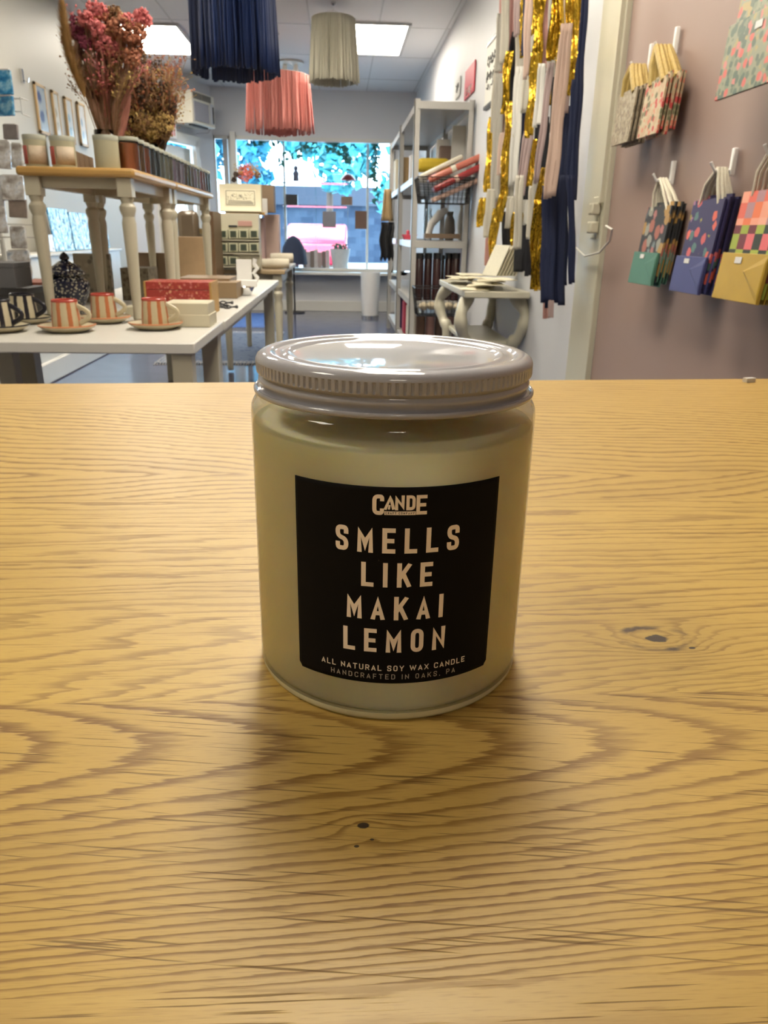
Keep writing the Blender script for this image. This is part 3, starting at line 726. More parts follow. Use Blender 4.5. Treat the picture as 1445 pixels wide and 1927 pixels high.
for (x0, y0, x1, y1, w, mt) in ((272, 280, 205, 160, .05, darkl), (276, 280, 236, 130, .05, brownl), (280, 280, 262, 105, .05, darkl), (284, 280, 285, 130, .06, brownl), (290, 280, 318, 150, .06, brownl), (292, 280, 312, 165, .05, brownl), (276, 285, 222, 200, .05, brownl), (296, 285, 330, 180, .045, darkl), (280, 285, 250, 180, .06, brownl), (300, 285, 306, 200, .05, darkl), (270, 280, 214, 120, .03, brownl), (284, 280, 270, 125, .035, pamp2), (278, 280, 255, 150, .03, goldl)):
    leaf(bq2, loc2(x0, y0), loc2(x1, y1, YV + .28 + rnd(-.08, .08)), w, mt)
for (x, y, r, mt, n) in ((262, 108, .035, darkl, 90), (298, 128, .034, darkl, 80), (280, 195, .05, goldl, 200), (292, 215, .05, goldl, 200), (262, 225, .05, goldl, 180), (276, 245, .055, goldl, 220), (300, 182, .03, brownl, 70), (240, 190, .05, brownl, 120), (235, 225, .05, plumf, 90), (250, 150, .04, rustf, 90), (275, 150, .035, rustf, 80), (225, 160, .035, rustf, 80), (310, 165, .028, darkl, 60)):
    head(bq2, loc2(x, y, YV + .26 + rnd(-.06, .06)), r, mt, n, 'seed_head', .006)
for k in range(75):
    x_ = rnd(208, 335); leaf(bq2, loc2(rnd(256, 308), 288), loc2(x_, rnd(120, 215) + abs(x_ - 270) * .45 - 10, YV + .28 + rnd(-.12, .12)), rnd(.012, .045), (brownl, darkl, stemm, goldl, brownl)[k % 5])
for k in range(34):
    spray(bq2, loc2(rnd(265, 305), 270), loc2(rnd(225, 335), rnd(105, 200), YV + .28 + rnd(-.12, .1)), (brownl, rustf, goldl, darkl)[k % 4], 26, .045, .0055)
for k in range(14):
    head(bq2, loc2(rnd(245, 315), rnd(225, 275), YV + .22 + rnd(-.06, .06)), .045, goldl if k % 3 else brownl, 170, 'seed_head', .0055)
for k, (x, y) in enumerate(((290, 90), (305, 100), (318, 105), (342, 110), (352, 108), (335, 140), (352, 165), (340, 160), (348, 190), (330, 125), (325, 205), (345, 150), (280, 95), (335, 180), (310, 120), (320, 230), (335, 215))):
    spray(bq2, loc2(295, 270), loc2(x, y, YV + .28 + rnd(-.08, .08)), (rustf, brownl, goldl)[k % 3], 24, .045, .0045)

# ------------------------------------------------------------------ mugs
cup_body = plain('cream stoneware', (.48, .42, .28), .3, var=.05, scale=30.)
def striped(name, a, c, n):
    m = Mat(name, .3); x, y, z = m.xyz()
    at2 = m.nt.nodes.new('ShaderNodeMath'); at2.operation = 'ARCTAN2'; m.nt.links.new(y.k, at2.inputs[0]); m.nt.links.new(x.k, at2.inputs[1])
    wob = (m.noise(m.coord(), 60., 2.) - .5) * .12
    f = (X_(m.nt, at2.outputs[0]) * (n / (2 * PI)) + wob + .25).frac().lt(.40)
    m.set('Base Color', m.mix(f, a, c)); return m.m
or_st = striped('cream glaze with orange stripes', (.50, .42, .27), (.44, .15, .06), 8); bk_st = striped('cream glaze with black stripes', (.50, .45, .32), (.012, .012, .02), 8)
red_gl = plain('red glaze', (.42, .07, .05), .25); black_gl = plain('black glaze', (.012, .012, .018), .25)
def mug(x, y, st, rim, label, sc=1., hz=-.15):
    p = at(x, y, Z=ZL)
    s_ = thing('saucer', 'round cream saucer under the ' + label, 'saucer', (p.x, p.y, ZL + .001), 0, 'saucers of the mugs')
    b = B(); R = .092 * sc; b.lathe([(.001, .004), (R * .5, .004), (R * .55, 0), (R * .62, .0), (R * .9, .012), (R, .020), (R * .99, .023), (R * .88, .017), (R * .6, .008), (.001, .008)], 48, cap=False); b.build('plate', cup_body, s_)
    b = B(); b.lathe([(R * .97, .0225), (R * 1.004, .020), (R * 1.006, .0235), (R * .97, .0245)], 48, cap=False); b.build('rim', rim if rim is black_gl else plain('orange rim', (.50, .20, .09), .3), s_)
    t = thing('mug', label, 'mug', (p.x, p.y, ZL + .0105), hz, 'striped mugs')
    r0, r1, h = .047 * sc, .041 * sc, .093 * sc
    b = B(); b.lathe([(.001, 0), (r0 * .95, 0), (r0, .004), (r0 * .99, h * .3), (r1, h * .96), (r1, h), (r1 - .003, h), (r0 - .006, .01), (.001, .01)], 48, cap=False); b.build('cup', st, t)
    b = B(); b.lathe([(r1 + .0006, h - .006), (r1 + .001, h), (r1 - .001, h + .002), (r1 - .0036, h), (r1 - .003, h - .04)], 48, cap=False); b.build('rim', rim, t)
    b = B(); pts = [(r0 - .004 + .0, 0, h * .22)]
    pts = [((r0 + .038 * sc * math.sin(k / 10 * PI)) * 1. - .006 * (k / 10), 0, h * (.2 + .62 * k / 10)) for k in range(11)]
    b.tube(pts, .0055 * sc, 8, flat=1.5); b.build('handle', cup_body if rim is not black_gl else st, t)
mug(128, 624, or_st, red_gl, 'orange striped mug nearest the black striped mugs')
mug(198, 607, or_st, red_gl, 'orange striped mug standing behind the other two')
mug(294, 619, or_st, red_gl, 'orange striped mug beside the cream boxes')
mug(2, 624, bk_st, black_gl, 'black striped mug at the picture\'s left edge'); mug(48, 608, bk_st, black_gl, 'black striped mug behind the leftmost mug')

# ------------------------------------------------------------------ goods on the near low table
navy_por = spotted('navy and white porcelain', (.010, .012, .03), [(.42, .40, .31), (.30, .28, .22), (.012, .016, .04), (.36, .34, .27), (.012, .016, .04)], 110., .42, .12, .10)
p = at(134, 590, Z=ZL + .001); s = px(p)
gj = thing('ginger_jar', 'round navy porcelain lidded jar with pale blossom pattern behind the mugs', 'jar', p)
def zp(y): return at(134, y, Y=p.y).z - p.z
R = 39.5 * s
b = B(); b.lathe([(.001, 0), (R * .62, 0), (R * .66, zp(575)), (R * .9, zp(556)), (R, zp(540)), (R * .97, zp(530)), (R * .80, zp(523)), (R * .62, zp(520)), (R * .60, zp(516))], 40, cap=False); b.build('body', navy_por, gj)
b = B(); b.lathe([(R * .62, zp(523)), (R * .63, zp(516)), (R * .64, zp(515)), (R * .84, zp(516)), (R * .88, zp(513.5)), (R * .84, zp(511)), (R * .68, zp(508)), (R * .62, zp(502)), (R * .42, zp(496)), (R * .24, zp(491)), (R * .12, zp(490))], 40, cap=False); ld = b.build('lid', navy_por, gj)
b = B(); b.lathe([(R * .08, zp(492)), (R * .20, zp(488)), (R * .22, zp(484)), (R * .14, zp(478)), (.001, zp(474))], 20, cap=False); b.build('knob', black_gl, ld)
carton('grey_box', 'upper dark grey box of the stack at the left edge', 'box', -20, 31, 495, 543, grey_card, Y=3.02, depth=.16, lid=grey_card, lidh=.2)
carton('grey_box', 'lower dark grey box of the stack at the left edge', 'box', -30, 56, 543, 592, plain('dark grey card', (.075, .073, .072), .6), Z=ZL, depth=.2, lid=grey_card, lidh=.25)
carton('book', 'thin rust red book lying behind the grey boxes', 'book', 30, 78, 532, 556, plain('rust red cloth', (.30, .075, .04), .6), Y=3.45, depth=.25)
carton('book', 'grey green book below the rust red one', 'book', 44, 84, 556, 583, plain('grey green cloth', (.15, .16, .11), .6), Z=ZL, depth=.25)
mott = lambda n, a, c, s_: spotted(n, a, [c, tuple(x * .8 for x in c), tuple(x * 1.2 for x in a)], s_, .4, .7, .15)
carton('patterned_panel', 'tall grey panel with a faded floral print behind the navy jar', 'panel', 148, 214, 478, 570, mott('faded floral print', (.25, .22, .16), (.13, .115, .085), 40.), Z=ZL, depth=.03, bev=.001)
carton('wood_box', 'grey weathered wood box behind the stacked table\'s right leg', 'box', 232, 283, 505, 566, mott('weathered wood', (.17, .145, .10), (.10, .08, .05), 50.), Z=ZL, depth=.2)
carton('cardboard_box', 'brown cardboard box under the stacked tables', 'box', 258, 314, 476, 543, brown_card, Z=ZL, depth=.06)
carton('paper_bag', 'plain kraft paper bag between the stacked table legs', 'bag', 336, 388, 446, 536, kraft, Z=ZL, depth=.05)
carton('glass_cloche', 'dark rounded glass ornament behind the kraft bag', 'ornament', 340, 379, 396, 523, plain('smoky glass', (.10, .075, .05), .15), Z=Z2, Y=5.56, depth=.08, bev=.035)
t, p_, w_, h_ = carton('picture_frame', 'gold edged dark frame leaning beside the kraft bag', 'picture frame', 356, 393, 430, 526, plain('aged gilt moulding', (.24, .17, .07), .4), Z=ZL, depth=.03, face=mott('aged print', (.22, .19, .13), (.12, .09, .05), 30.))
carton('mirror_board', 'tall dark brown board at the right end of the stacked tables', 'board', 394, 408, 398, 530, plain('dark brown stain', (.09, .05, .022), .4), Z=ZL, depth=.35)
redpat = spotted('red printed paper with pink sprigs', (.30, .030, .022), [(.50, .16, .13), (.42, .09, .05), (.55, .25, .14), (.40, .06, .05)], 75., .40, .5, .10)
gold_e = plain('mustard cloth edge', (.40, .24, .07), .6)
for k, (ya, yb, lb) in enumerate(((531, 546, 'upper red patterned box of the pair behind the cream boxes'), (546, 592, 'lower red patterned box of the pair behind the cream boxes'))):
    x0_, x1_ = 276, 400
    pp = at((x0_ + x1_) / 2, 592, Z=ZL); s = px(pp); w_ = (x1_ - x0_) * s; za, zb_ = at(338, yb, Y=pp.y).z, at(338, ya, Y=pp.y).z
    t = thing('keepsake_box', lb, 'box', (pp.x, pp.y, za + .001), 0, 'red patterned boxes')
    B().box((0, .09, (zb_ - za) / 2), (w_ * .94, .18, zb_ - za - .001)).build('body', redpat, t, bevel=.002)
    b = B(); b.box((-w_ * .485, .09, (zb_ - za) / 2), (w_ * .03, .183, zb_ - za)); b.build('spine', gold_e, t); B().box((w_ * .485, .09, (zb_ - za) / 2), (w_ * .03, .183, zb_ - za)).build('spine', gold_e, t)
carton('cream_box', 'lower flat cream box right of the mugs', 'box', 312, 395, 593, 616, cream_card, Z=ZL, depth=.16, group='cream boxes')
carton('cream_box', 'upper flat cream box right of the mugs', 'box', 311, 392, 571, 594, cream_card, Y=at(352, 616, Z=ZL).y + .004, depth=.15, group='cream boxes')
carton('cream_box', 'small pale box lying behind the middle striped mug', 'box', 236, 270, 578, 596, cream_card, Z=ZL, depth=.08)

# ------------------------------------------------------------------ goods on the long low table
Z2 = ZL
carton('cardboard_box', 'flat brown carton far along the long low table', 'box', 402, 446, 532, 562, plain('tan carton', (.25, .17, .09), .6), Z=Z2, depth=.2)
carton('tray', 'wide brown tray in front of the kraft bag', 'tray', 336, 432, 524, 546, plain('tan tray wood', (.24, .16, .085), .5), Y=4.15, depth=.3)
def dish(x, y, Z, r, h, mat, label, name='dish', cat='dish'):
    t = at(x, y, Z=Z); b = B(); b.lathe([(.001, .003), (r * .5, 0), (r * .6, .002), (r, h), (r * .96, h), (r * .55, .006), (.001, .006)], 28, cap=False)
    return tag(b.build(name, mat, None, loc=(t.x, t.y, Z)), label, cat)
dish(462, 556, Z2, .05, .045, chrome, 'small shiny metal dish on the long low table')
dish(425, 549, Z2, .07, .03, clear, 'shallow clear glass dish on the long low table')
for k, (x, y) in enumerate(((414, 578), (424, 572), (432, 580))):
    p = at(x, y, Z=Z2); b = B(); n_ = 24
    b.tube([(.035 * math.cos(a_ * 2 * PI / n_), .035 * math.sin(a_ * 2 * PI / n_), .006 + .004 * math.sin(a_)) for a_ in range(n_ + 1)], .004, 6)
    tag(b.build('bracelet', black_m, None, loc=(p.x, p.y, Z2)), ('dark bracelet nearest the red boxes', 'dark bracelet at the back of the three', 'dark bracelet nearest the table edge')[k], 'bracelet', 'dark bracelets')
carton('price_card', 'blank white card standing on the long low table', 'card', 446, 474, 489, 528, white_card, Y=5.3, depth=.012)
carton('jar_stand', 'white stand for the blank card on the long low table', 'stand', 440, 482, 528, 540, white_card, Z=Z2, depth=.06)
b = B(); p = at(480, 500, Y=5.42); b.tube([(0, 0, 0), (.012, 0, .03), (-.012, 0, .06), (.014, 0, .09), (-.006, 0, .12), (0, 0, .15)], .014, 8); tag(b.build('ribbon', white_card, None, loc=(p.x, p.y, Z2)), 'curled white ribbon beside the blank card', 'ribbon')

# ------------------------------------------------------------------ third table with the tray and ink rack
T3Z = .775
T3 = table('turned_leg_table', 'cream table with turned legs at the far end of the low tables', -.93, -.418, 5.95, 7.40, .0105, T3Z, table_cream, plain('worn wood table top', (.30, .22, .12), .5), 'turned', .03, .09, .034, .06)
rc_, rcp, rcw, rch = carton('riser_cabinet', 'cream stand holding rows of small ink squares', 'stand', 412, 490, 402, 508, table_cream, Z=T3Z, depth=.14)
RCY = rcp.y
for yy in (451, 476, 501):
    zz = zat(450, yy, RCY - .02) - rcp.z; B().box((0, -.022, zz - .004), (rcw, .05, .006)).build('ledge', table_cream, rc_)
ink_green = plain('dark green ink square', (.030, .040, .026), .4); ink_case = plain('pale ink square case', (.36, .35, .24), .5)
rows_ = [(440, 4), (465, 4), (490, 2)]
for (yy, nc) in rows_:
    for k in range(nc):
        xx = 421 + k * 19.3; p = at(xx, yy + 9, Y=RCY - .012)
        t = thing('ink_pad', 'small dark ink square in a pale case, %s column, %s row of the rack' % (('first', 'second', 'third', 'fourth')[k], {440: 'top', 465: 'middle', 490: 'bottom'}[yy]), 'ink pad', p - Vector((0, .03, 0)), 0, 'ink squares on the rack')
        s = px(p); B().box((0, .02, 8 * s), (17.5 * s, .04, 16 * s)).build('case', ink_case, t, bevel=.002); B().box((0, -.001, 8 * s), (11 * s, .004, 11 * s)).build('ink', ink_green, t)
for k, (x0_, x1_) in enumerate(((430, 446), (448, 474))):
    carton('hanging_label_card', ('dark header card on the ink rack', 'dusty pink header card on the ink rack')[k], 'card', x0_, x1_, 416 if k else 424, 426 if k else 428, (black_m, plain('dusty pink card', (.36, .20, .17), .6))[k], Y=RCY - .008, depth=.006)
carton('gift_box', 'tall pale pink box right of the ink rack', 'box', 500, 527, 404, 503, plain('pale pink box card', (.42, .31, .27), .6), Z=T3Z, Y=6.45, depth=.16)
carton('gift_box', 'tall narrow mauve box between the ink rack and the pink box', 'box', 488, 499, 410, 500, plain('mauve box card', (.36, .25, .25), .6), Y=6.25, depth=.16)
towel = fibrous('cream towel cloth', (.48, .44, .35), .9, .12, 300., 300., .3)
for k, (x0_, x1_, y_, lb) in enumerate(((492, 545, 494, 'front rolled cream towel on the turned leg table'), (508, 552, 485, 'rolled cream towel behind the front one'))):
    a_, e_ = at(x0_, y_, Y=6.1 + k * .22), at(x1_, y_, Y=6.12 + k * .22); b = B(); ax_ = e_ - a_
    b.tube([a_ - a_, ax_ * .03, ax_ * .5, ax_ * .97, ax_], [.025, .036, .038, .036, .025], 12); tag(b.build('rolled_towel', towel, None, loc=(a_.x, a_.y, T3Z + .04 + .035 * k)), lb, 'towel', 'rolled towels')
# framed ceramic tray
p = at(453, 400, Y=6.10); s = px(p); wq, hq = 80 * s, at(453, 346, Y=6.1).z - p.z
carton('display_shelf', 'thin wooden ledge carrying the ceramic tray above the ink rack', 'shelf', 424, 498, 399, 404, honey, Y=6.12, depth=.2)
tr = thing('ceramic_tray', 'cream ceramic tray with a grey engraved scene on top of the ink rack', 'tray', p + Vector((0, .02, .002))); tr.rotation_euler = (-.12, 0, 0)
def fr_(b, w0, h0, w1, h1, y0, y1, zc):
    o = [(-w0 / 2, -h0 / 2), (w0 / 2, -h0 / 2), (w0 / 2, h0 / 2), (-w0 / 2, h0 / 2)]; q = [(-w1 / 2, -h1 / 2), (w1 / 2, -h1 / 2), (w1 / 2, h1 / 2), (-w1 / 2, h1 / 2)]
    vs = [(x, y0, zc + z) for x, z in o] + [(x, y1, zc + z) for x, z in q]
    b.add(vs, [(k, (k + 1) % 4, 4 + (k + 1) % 4, 4 + k) for k in range(4)])
b = B(); fr_(b, wq, hq, wq * .97, hq * .96, 0, -.03, hq / 2); fr_(b, wq * .97, hq * .96, wq * .72, hq * .62, -.03, -.012, hq / 2); b.box((0, -.005, hq / 2), (wq * .98, .012, hq * .98)); b.build('rim', cream_card, tr)
b = B().box((0, -.012, hq / 2), (wq * .72, .004, hq * .62)); tp_ = b.build('tray_panel', cream_card, tr)
eng = plain('grey engraving ink', (.09, .085, .075), .6, var=.5, scale=200.)
b = B(); yv = -.0146
def seg(x0, z0, x1, z1, wd=.0024): 
    d_ = Vector((x1 - x0, 0, z1 - z0)).normalized(); n_ = Vector((-d_.z, 0, d_.x)) * wd
    b.add([(x0 + n_.x, yv, z0 + n_.z), (x0 - n_.x, yv, z0 - n_.z), (x1 - n_.x, yv, z1 - n_.z), (x1 + n_.x, yv, z1 + n_.z)], [(0, 1, 2, 3)])
hw_, hh_ = wq * .33, hq * .25
for (ax_, az_, bx_, bz_) in ((-1, -1, 1, -1), (1, -1, 1, 1), (1, 1, -1, 1), (-1, 1, -1, -1), (-.9, -.8, .9, -.8), (-.9, -.6, .9, -.66), (-.85, -.4, .8, -.5)): seg(ax_ * hw_, hq / 2 + az_ * hh_, bx_ * hw_, hq / 2 + bz_ * hh_)
for _ in range(70):
    x_ = rnd(-.9, .9); z_ = rnd(-.5, .9) * (abs(x_) ** .5); seg(x_ * hw_, hq / 2 + z_ * hh_, (x_ + rnd(-.12, .12)) * hw_, hq / 2 + (z_ + rnd(-.2, .2)) * hh_, .0013)
for _ in range(10):
    seg(rnd(-.12, .12) * hw_, hq / 2 + rnd(.1, .5) * hh_, rnd(-.12, .12) * hw_, hq / 2 + rnd(.1, .5) * hh_, .0016)
b.f = [tuple(reversed(f)) for f in b.f]
b.build('engraving', eng, tp_, smooth=False)
carton('wooden_box', 'brown open box behind the ceramic tray', 'box', 492, 516, 348, 400, brown_card, Y=6.25, depth=.16)
carton('linen_stack', 'small stack of white cards between tray and brown box', 'cards', 490, 503, 374, 402, white_card, Y=6.18, depth=.03)
# small bouquet above the tray
p = at(462, 366, Y=6.22); vs_ = thing('flower_pot', 'small cream pot behind the ceramic tray', 'pot', p); s = px(p)
b = B(); b.lathe([(.001, 0), (12 * s, 0), (16 * s, 18 * s), (14 * s, 18 * s), (.001, 15 * s)], 20, cap=False); b.build('body', cream_card, vs_)
carton('pot_stand', 'narrow upright block that lifts the small bouquet behind the tray', 'stand', 452, 472, 366, 402, table_cream, Y=6.2, depth=.12)
bq3 = thing('dried_bouquet', 'small coral dried bouquet above the ceramic tray', 'dried flowers', p + Vector((0, 0, 15 * s)))
l3 = lambda x, y: at(x, y, Y=6.22 + rnd(-.04, .04)) - p - Vector((0, 0, 15 * s))
coral = plain('coral dried blossom', (.52, .13, .09), .8, var=.4, scale=40.)
for (x, y, r, mt) in ((456, 322, .035, coral), (466, 318, .035, coral), (452, 330, .03, coral), (470, 328, .03, coral), (462, 332, .04, pinkf), (478, 325, .03, goldl), (485, 330, .025, brownl), (444, 328, .02, darkl), (440, 338, .018, darkl)): head(bq3, l3(x, y), r, mt, 70, s=.008)
for (x, y) in ((440, 318), (448, 312), (482, 312), (490, 318), (472, 310)): spray(bq3, l3(462, 340), l3(x, y), goldl, 16, .035, .005)

# ------------------------------------------------------------------ left wall
ledge = thing('wall_console', 'low white console along the left wall below the prints', 'console', (XL + .105, 6.5, 0))
B().box((0, 0, .43), (.20, 2.3, .86)).build('body', white_paint, ledge, bevel=.004); B().box((.012, -.008, .075), (.225, 2.33, .15)).build('base_moulding', white_paint, ledge, bevel=.01); B().box((.01, 0, .865), (.22, 2.34, .02)).build('top_board', white_paint, ledge, bevel=.004)
cel = Mat('blue cellophane wrapped print', .08); cn_ = cel.noise(cel.coord(), 22., 4.); cel.set('Base Color', cel.ramp(cn_, [(.30, (.012, .07, .18)), (.44, (.03, .22, .45)), (.56, (.22, .46, .62)), (.66, (.02, .12, .28))])); cel.bump(cel.noise(cel.coord(), 9., 3.), .9, .03)
cel2 = Mat('pale cellophane sleeve', .10); cn2 = cel2.noise(cel2.coord(), 16., 4.); cel2.set('Base Color', cel2.ramp(cn2, [(.30, (.16, .13, .11)), (.45, (.46, .44, .42)), (.55, (.62, .64, .66)), (.68, (.20, .26, .36))])); cel2.bump(cel2.noise(cel2.coord(), 12., 3.), .9, .02)
def wallprint(y0, y1, z0, z1, label, mat, cat='print', x=XL + .03, lean=.09):
    t = thing('wrapped_print', label, cat, (x + .10, (y0 + y1) / 2, z0)); t.rotation_euler = (0, -lean, 0)
    B().box((0, 0, (z1 - z0) / 2), (.012, y1 - y0, z1 - z0)).build('sleeve', mat, t, bevel=.003); B().box((-.009, 0, (z1 - z0) / 2), (.006, (y1 - y0) * .98, (z1 - z0) * .98)).build('backing_board', white_card, t)
Yf = lambda x: at(x, 440, X=XL + .12).y
wallprint(Yf(98), Yf(134), .876, 1.19, 'blue wrapped print leaning on the console, nearer one of the pair', cel.m)
wallprint(Yf(136), Yf(168), .876, 1.17, 'blue wrapped print leaning on the console, farther one of the pair', cel.m)
wallprint(Yf(172), Yf(202), .876, 1.04, 'small blue wrapped print at the far end of the console', cel.m)
wallprint(Yf(80), Yf(97), .876, 1.0, 'small pale wrapped print at the near end of the console', cel2.m)
framew = plain('pale oak picture frame', (.42, .29, .14), .45, var=.1)
def art(name, cols_, sc_): return spotted(name, cols_[0], cols_[1:], sc_, .42, .25, .12)
arts = [(64, 96, 152, 243, art('blue seascape print', ((.30, .36, .42), (.05, .08, .20), (.40, .40, .30), (.10, .20, .34)), 9.), 'framed blue seascape, nearest of the four on the left wall'),
        (97, 119, 168, 249, art('pale botanical print', ((.55, .54, .48), (.38, .36, .28), (.30, .45, .55)), 12.), 'framed pale botanical print, second of the four on the left wall'),
        (121, 143, 180, 251, art('pale blue print', ((.50, .55, .58), (.28, .42, .52), (.55, .55, .50)), 12.), 'framed pale blue print, third of the four on the left wall'),
        (145, 166, 190, 254, art('soft grey print', ((.52, .55, .58), (.30, .40, .50), (.45, .45, .42)), 12.), 'framed soft grey print, farthest of the four on the left wall')]
for (xa, xb, ya, yb, am, lb) in arts:
    pa, pb = at(xa, ya, X=XL + .02), at(xb, yb, X=XL + .02); y0_, y1_ = pa.y, pb.y
    z1_ = at(xa, ya, X=XL + .02).z; z0_ = z1_ - .35
    t = thing('picture_frame', lb, 'picture', (XL + .002, (y0_ + y1_) / 2, z0_), 0, 'framed prints on the left wall'); wv, hv = y1_ - y0_ - .02, .35
    b = B(); 
    for (yy, zz, a_, c_) in ((-wv / 2 + .012, hv / 2, .024, hv), (wv / 2 - .012, hv / 2, .024, hv), (0, .012, wv, .024), (0, hv - .012, wv, .024)): b.box((.009, yy, zz), (.016, a_, c_))
    b.build('frame', framew, t, bevel=.002); B().box((.008, 0, hv / 2), (.012, wv - .04, hv - .04)).build('art_print', am, t)
b = B(); p = at(41, 143, X=XL + .01); b.box((0, 0, 0), (.02, .03, .09)); b.tube([(.01, 0, -.03), (.04, 0, -.035), (.045, 0, -.01)], .006, 6); tag(b.build('wall_hanger', chrome, None, loc=p), 'small bare metal hanger on the left wall', 'hook')

# wire card rack at the left edge
rk = thing('card_rack', 'wire card rack with wrapped packets at the left edge', 'rack', (-1.72, 4.15, 0))
b = B(); b.tube([(0, 0, 0), (0, 0, 2.1)], .012, 8); b.build('pole', white_paint, rk)
b = B(); b.lathe([(.001, 0), (.22, 0), (.22, .015), (.02, .03), (.012, .05)], 24, cap=False); b.build('base', white_paint, rk)
for zz in (1.62, 1.34, 1.06, .8):
    b = B(); b.tube([(-.2, -.05, zz), (.22, -.05, zz)], .004, 6); b.tube([(-.2, -.09, zz - .06), (.22, -.09, zz - .06)], .004, 6)
    for xx in (-.2, .0, .22): b.tube([(xx, 0, zz), (xx, -.09, zz), (xx, -.09, zz - .07), (xx, 0, zz - .07)], .003, 5)
    b.build('wire_pocket', white_paint, rk)
bluepk = cel.m
packs = [(-4, 24, 128, 178, bluepk, 'bluish wrapped packet at the top of the card rack'), (-6, 27, 178, 218, bluepk, 'bluish wrapped packet, second from the top of the card rack'),
         (4, 34, 232, 262, plain('grey print card', (.20, .18, .18), .5, var=.3, scale=30.), 'grey card above the clear bags on the card rack'), (-10, 20, 262, 318, cel2.m, 'clear bag of cards at the left on the rack\'s third row'), (20, 42, 268, 316, cel2.m, 'clear bag of cards right beside it on the rack\'s third row'),
         (4, 46, 328, 378, cel2.m, 'pale clear packet on the fourth row of the card rack'), (16, 50, 372, 410, plain('brown grey card', (.24, .19, .16), .5, var=.35, scale=25.), 'brown grey card below the pale packet on the rack'), (-10, 14, 335, 440, cel2.m, 'long pale clear packet hanging at the left edge'),
         (18, 50, 425, 468, cel2.m, 'clear packet with a dark stripe near the rack\'s foot'), (20, 62, 470, 530, cel2.m, 'pale clear packet at the bottom of the card rack')]
for (xa, xb, ya, yb, pm, lb) in packs:
    pp = at((xa + xb) / 2, yb, Y=3.98); s = px(pp); hh2 = at((xa + xb) / 2, ya, Y=3.98).z - pp.z
    t = thing('hanging_packet', lb, 'packet', pp, rnd(-.25, .15), 'packets on the card rack'); t.rotation_euler = (-.12, rnd(-.06, .06), rnd(-.3, .1))
    B().box((0, .01, hh2 / 2), ((xb - xa) * s, .014, hh2 * .96)).build('sleeve', pm, t, bevel=.004); B().box((0, .01, hh2 * .985), ((xb - xa) * s * .8, .016, hh2 * .05)).build('header_strip', white_card, t)

# ------------------------------------------------------------------ door side: air conditioner and exit sign
ang = dr
acp = dA + dd * ((d0 + d1) / 2 / dl) ; nrm = Vector((dd.y, -dd.x, 0)).normalized()
ac = thing('air_conditioner_mount', 'boxy cream window air conditioner above the street door', 'air conditioner', (acp.x + .055, acp.y + .16, 2.225), dr); ac.scale = (.92, .92, .92)
b = B(); b.box((0, -.17, .19), (.60, .34, .38)); b.build('body', plain('aged cream plastic', (.60, .58, .49), .45, var=.04), ac, bevel=.012)
b = B(); b.box((-.07, -.345, .15), (.38, .014, .22)); b.build('intake_grille', plain('grey filter grille', (.27, .27, .30), .7, var=.15, scale=120.), ac)
for xx in (-.16, .08):
    b = B(); b.box((xx, -.343, .325), (.22, .012, .07))
    for k in range(4): b.box((xx, -.351, .30 + k * .016), (.21, .008, .004))
    b.build('air_vent', plain('dark vent slats', (.16, .15, .13), .5), ac)
b = B(); b.box((.21, -.343, .16), (.10, .012, .24)); b.build('control_panel', plain('pale control panel', (.45, .47, .50), .4), ac); B().box((.235, -.351, .15), (.03, .006, .20)).build('control_slot', black_m, ac)
B().box((-.05, -.28, -.012), (.42, .05, .02)).build('mounting_rail', black_m, ac)
b = B(); b.tube([(.30, -.30, .2), (.33, -.28, .05), (.27, -.24, -.05), (.2, -.1, -.06)], .006, 6); b.build('cable', plain('grey cable', (.3, .3, .32), .5), ac)
ex = thing('exit_sign', 'white exit sign with red letters beside the street door', 'sign', (XL + .0, 8.93, 2.02)); pe = at(321, 243, X=XL + .06)
_d = at(313, 243, Y=1.) - CAM; _t = (dA - CAM).dot(nrm) / _d.dot(nrm); _p = CAM + _d * _t + nrm * .004
ex.location = (_p.x, _p.y, _p.z - .1); ex.scale = (.8, 1, .95); ex.rotation_euler = (0, 0, dr)
B().box((0, -.03, .1), (.30, .055, .19)).build('panel', plain('white sign face', (.75, .74, .74), .5), ex, bevel=.004)
b = B(); fx_ = lambda x, z: (x, -.0592, z)
text(b, 'EXIT', -.12, .12, .035, .165, .024, fx_, 0, .55); b.build('lettering', plain('red sign letters', (.62, .03, .03), .5), ex, smooth=False)

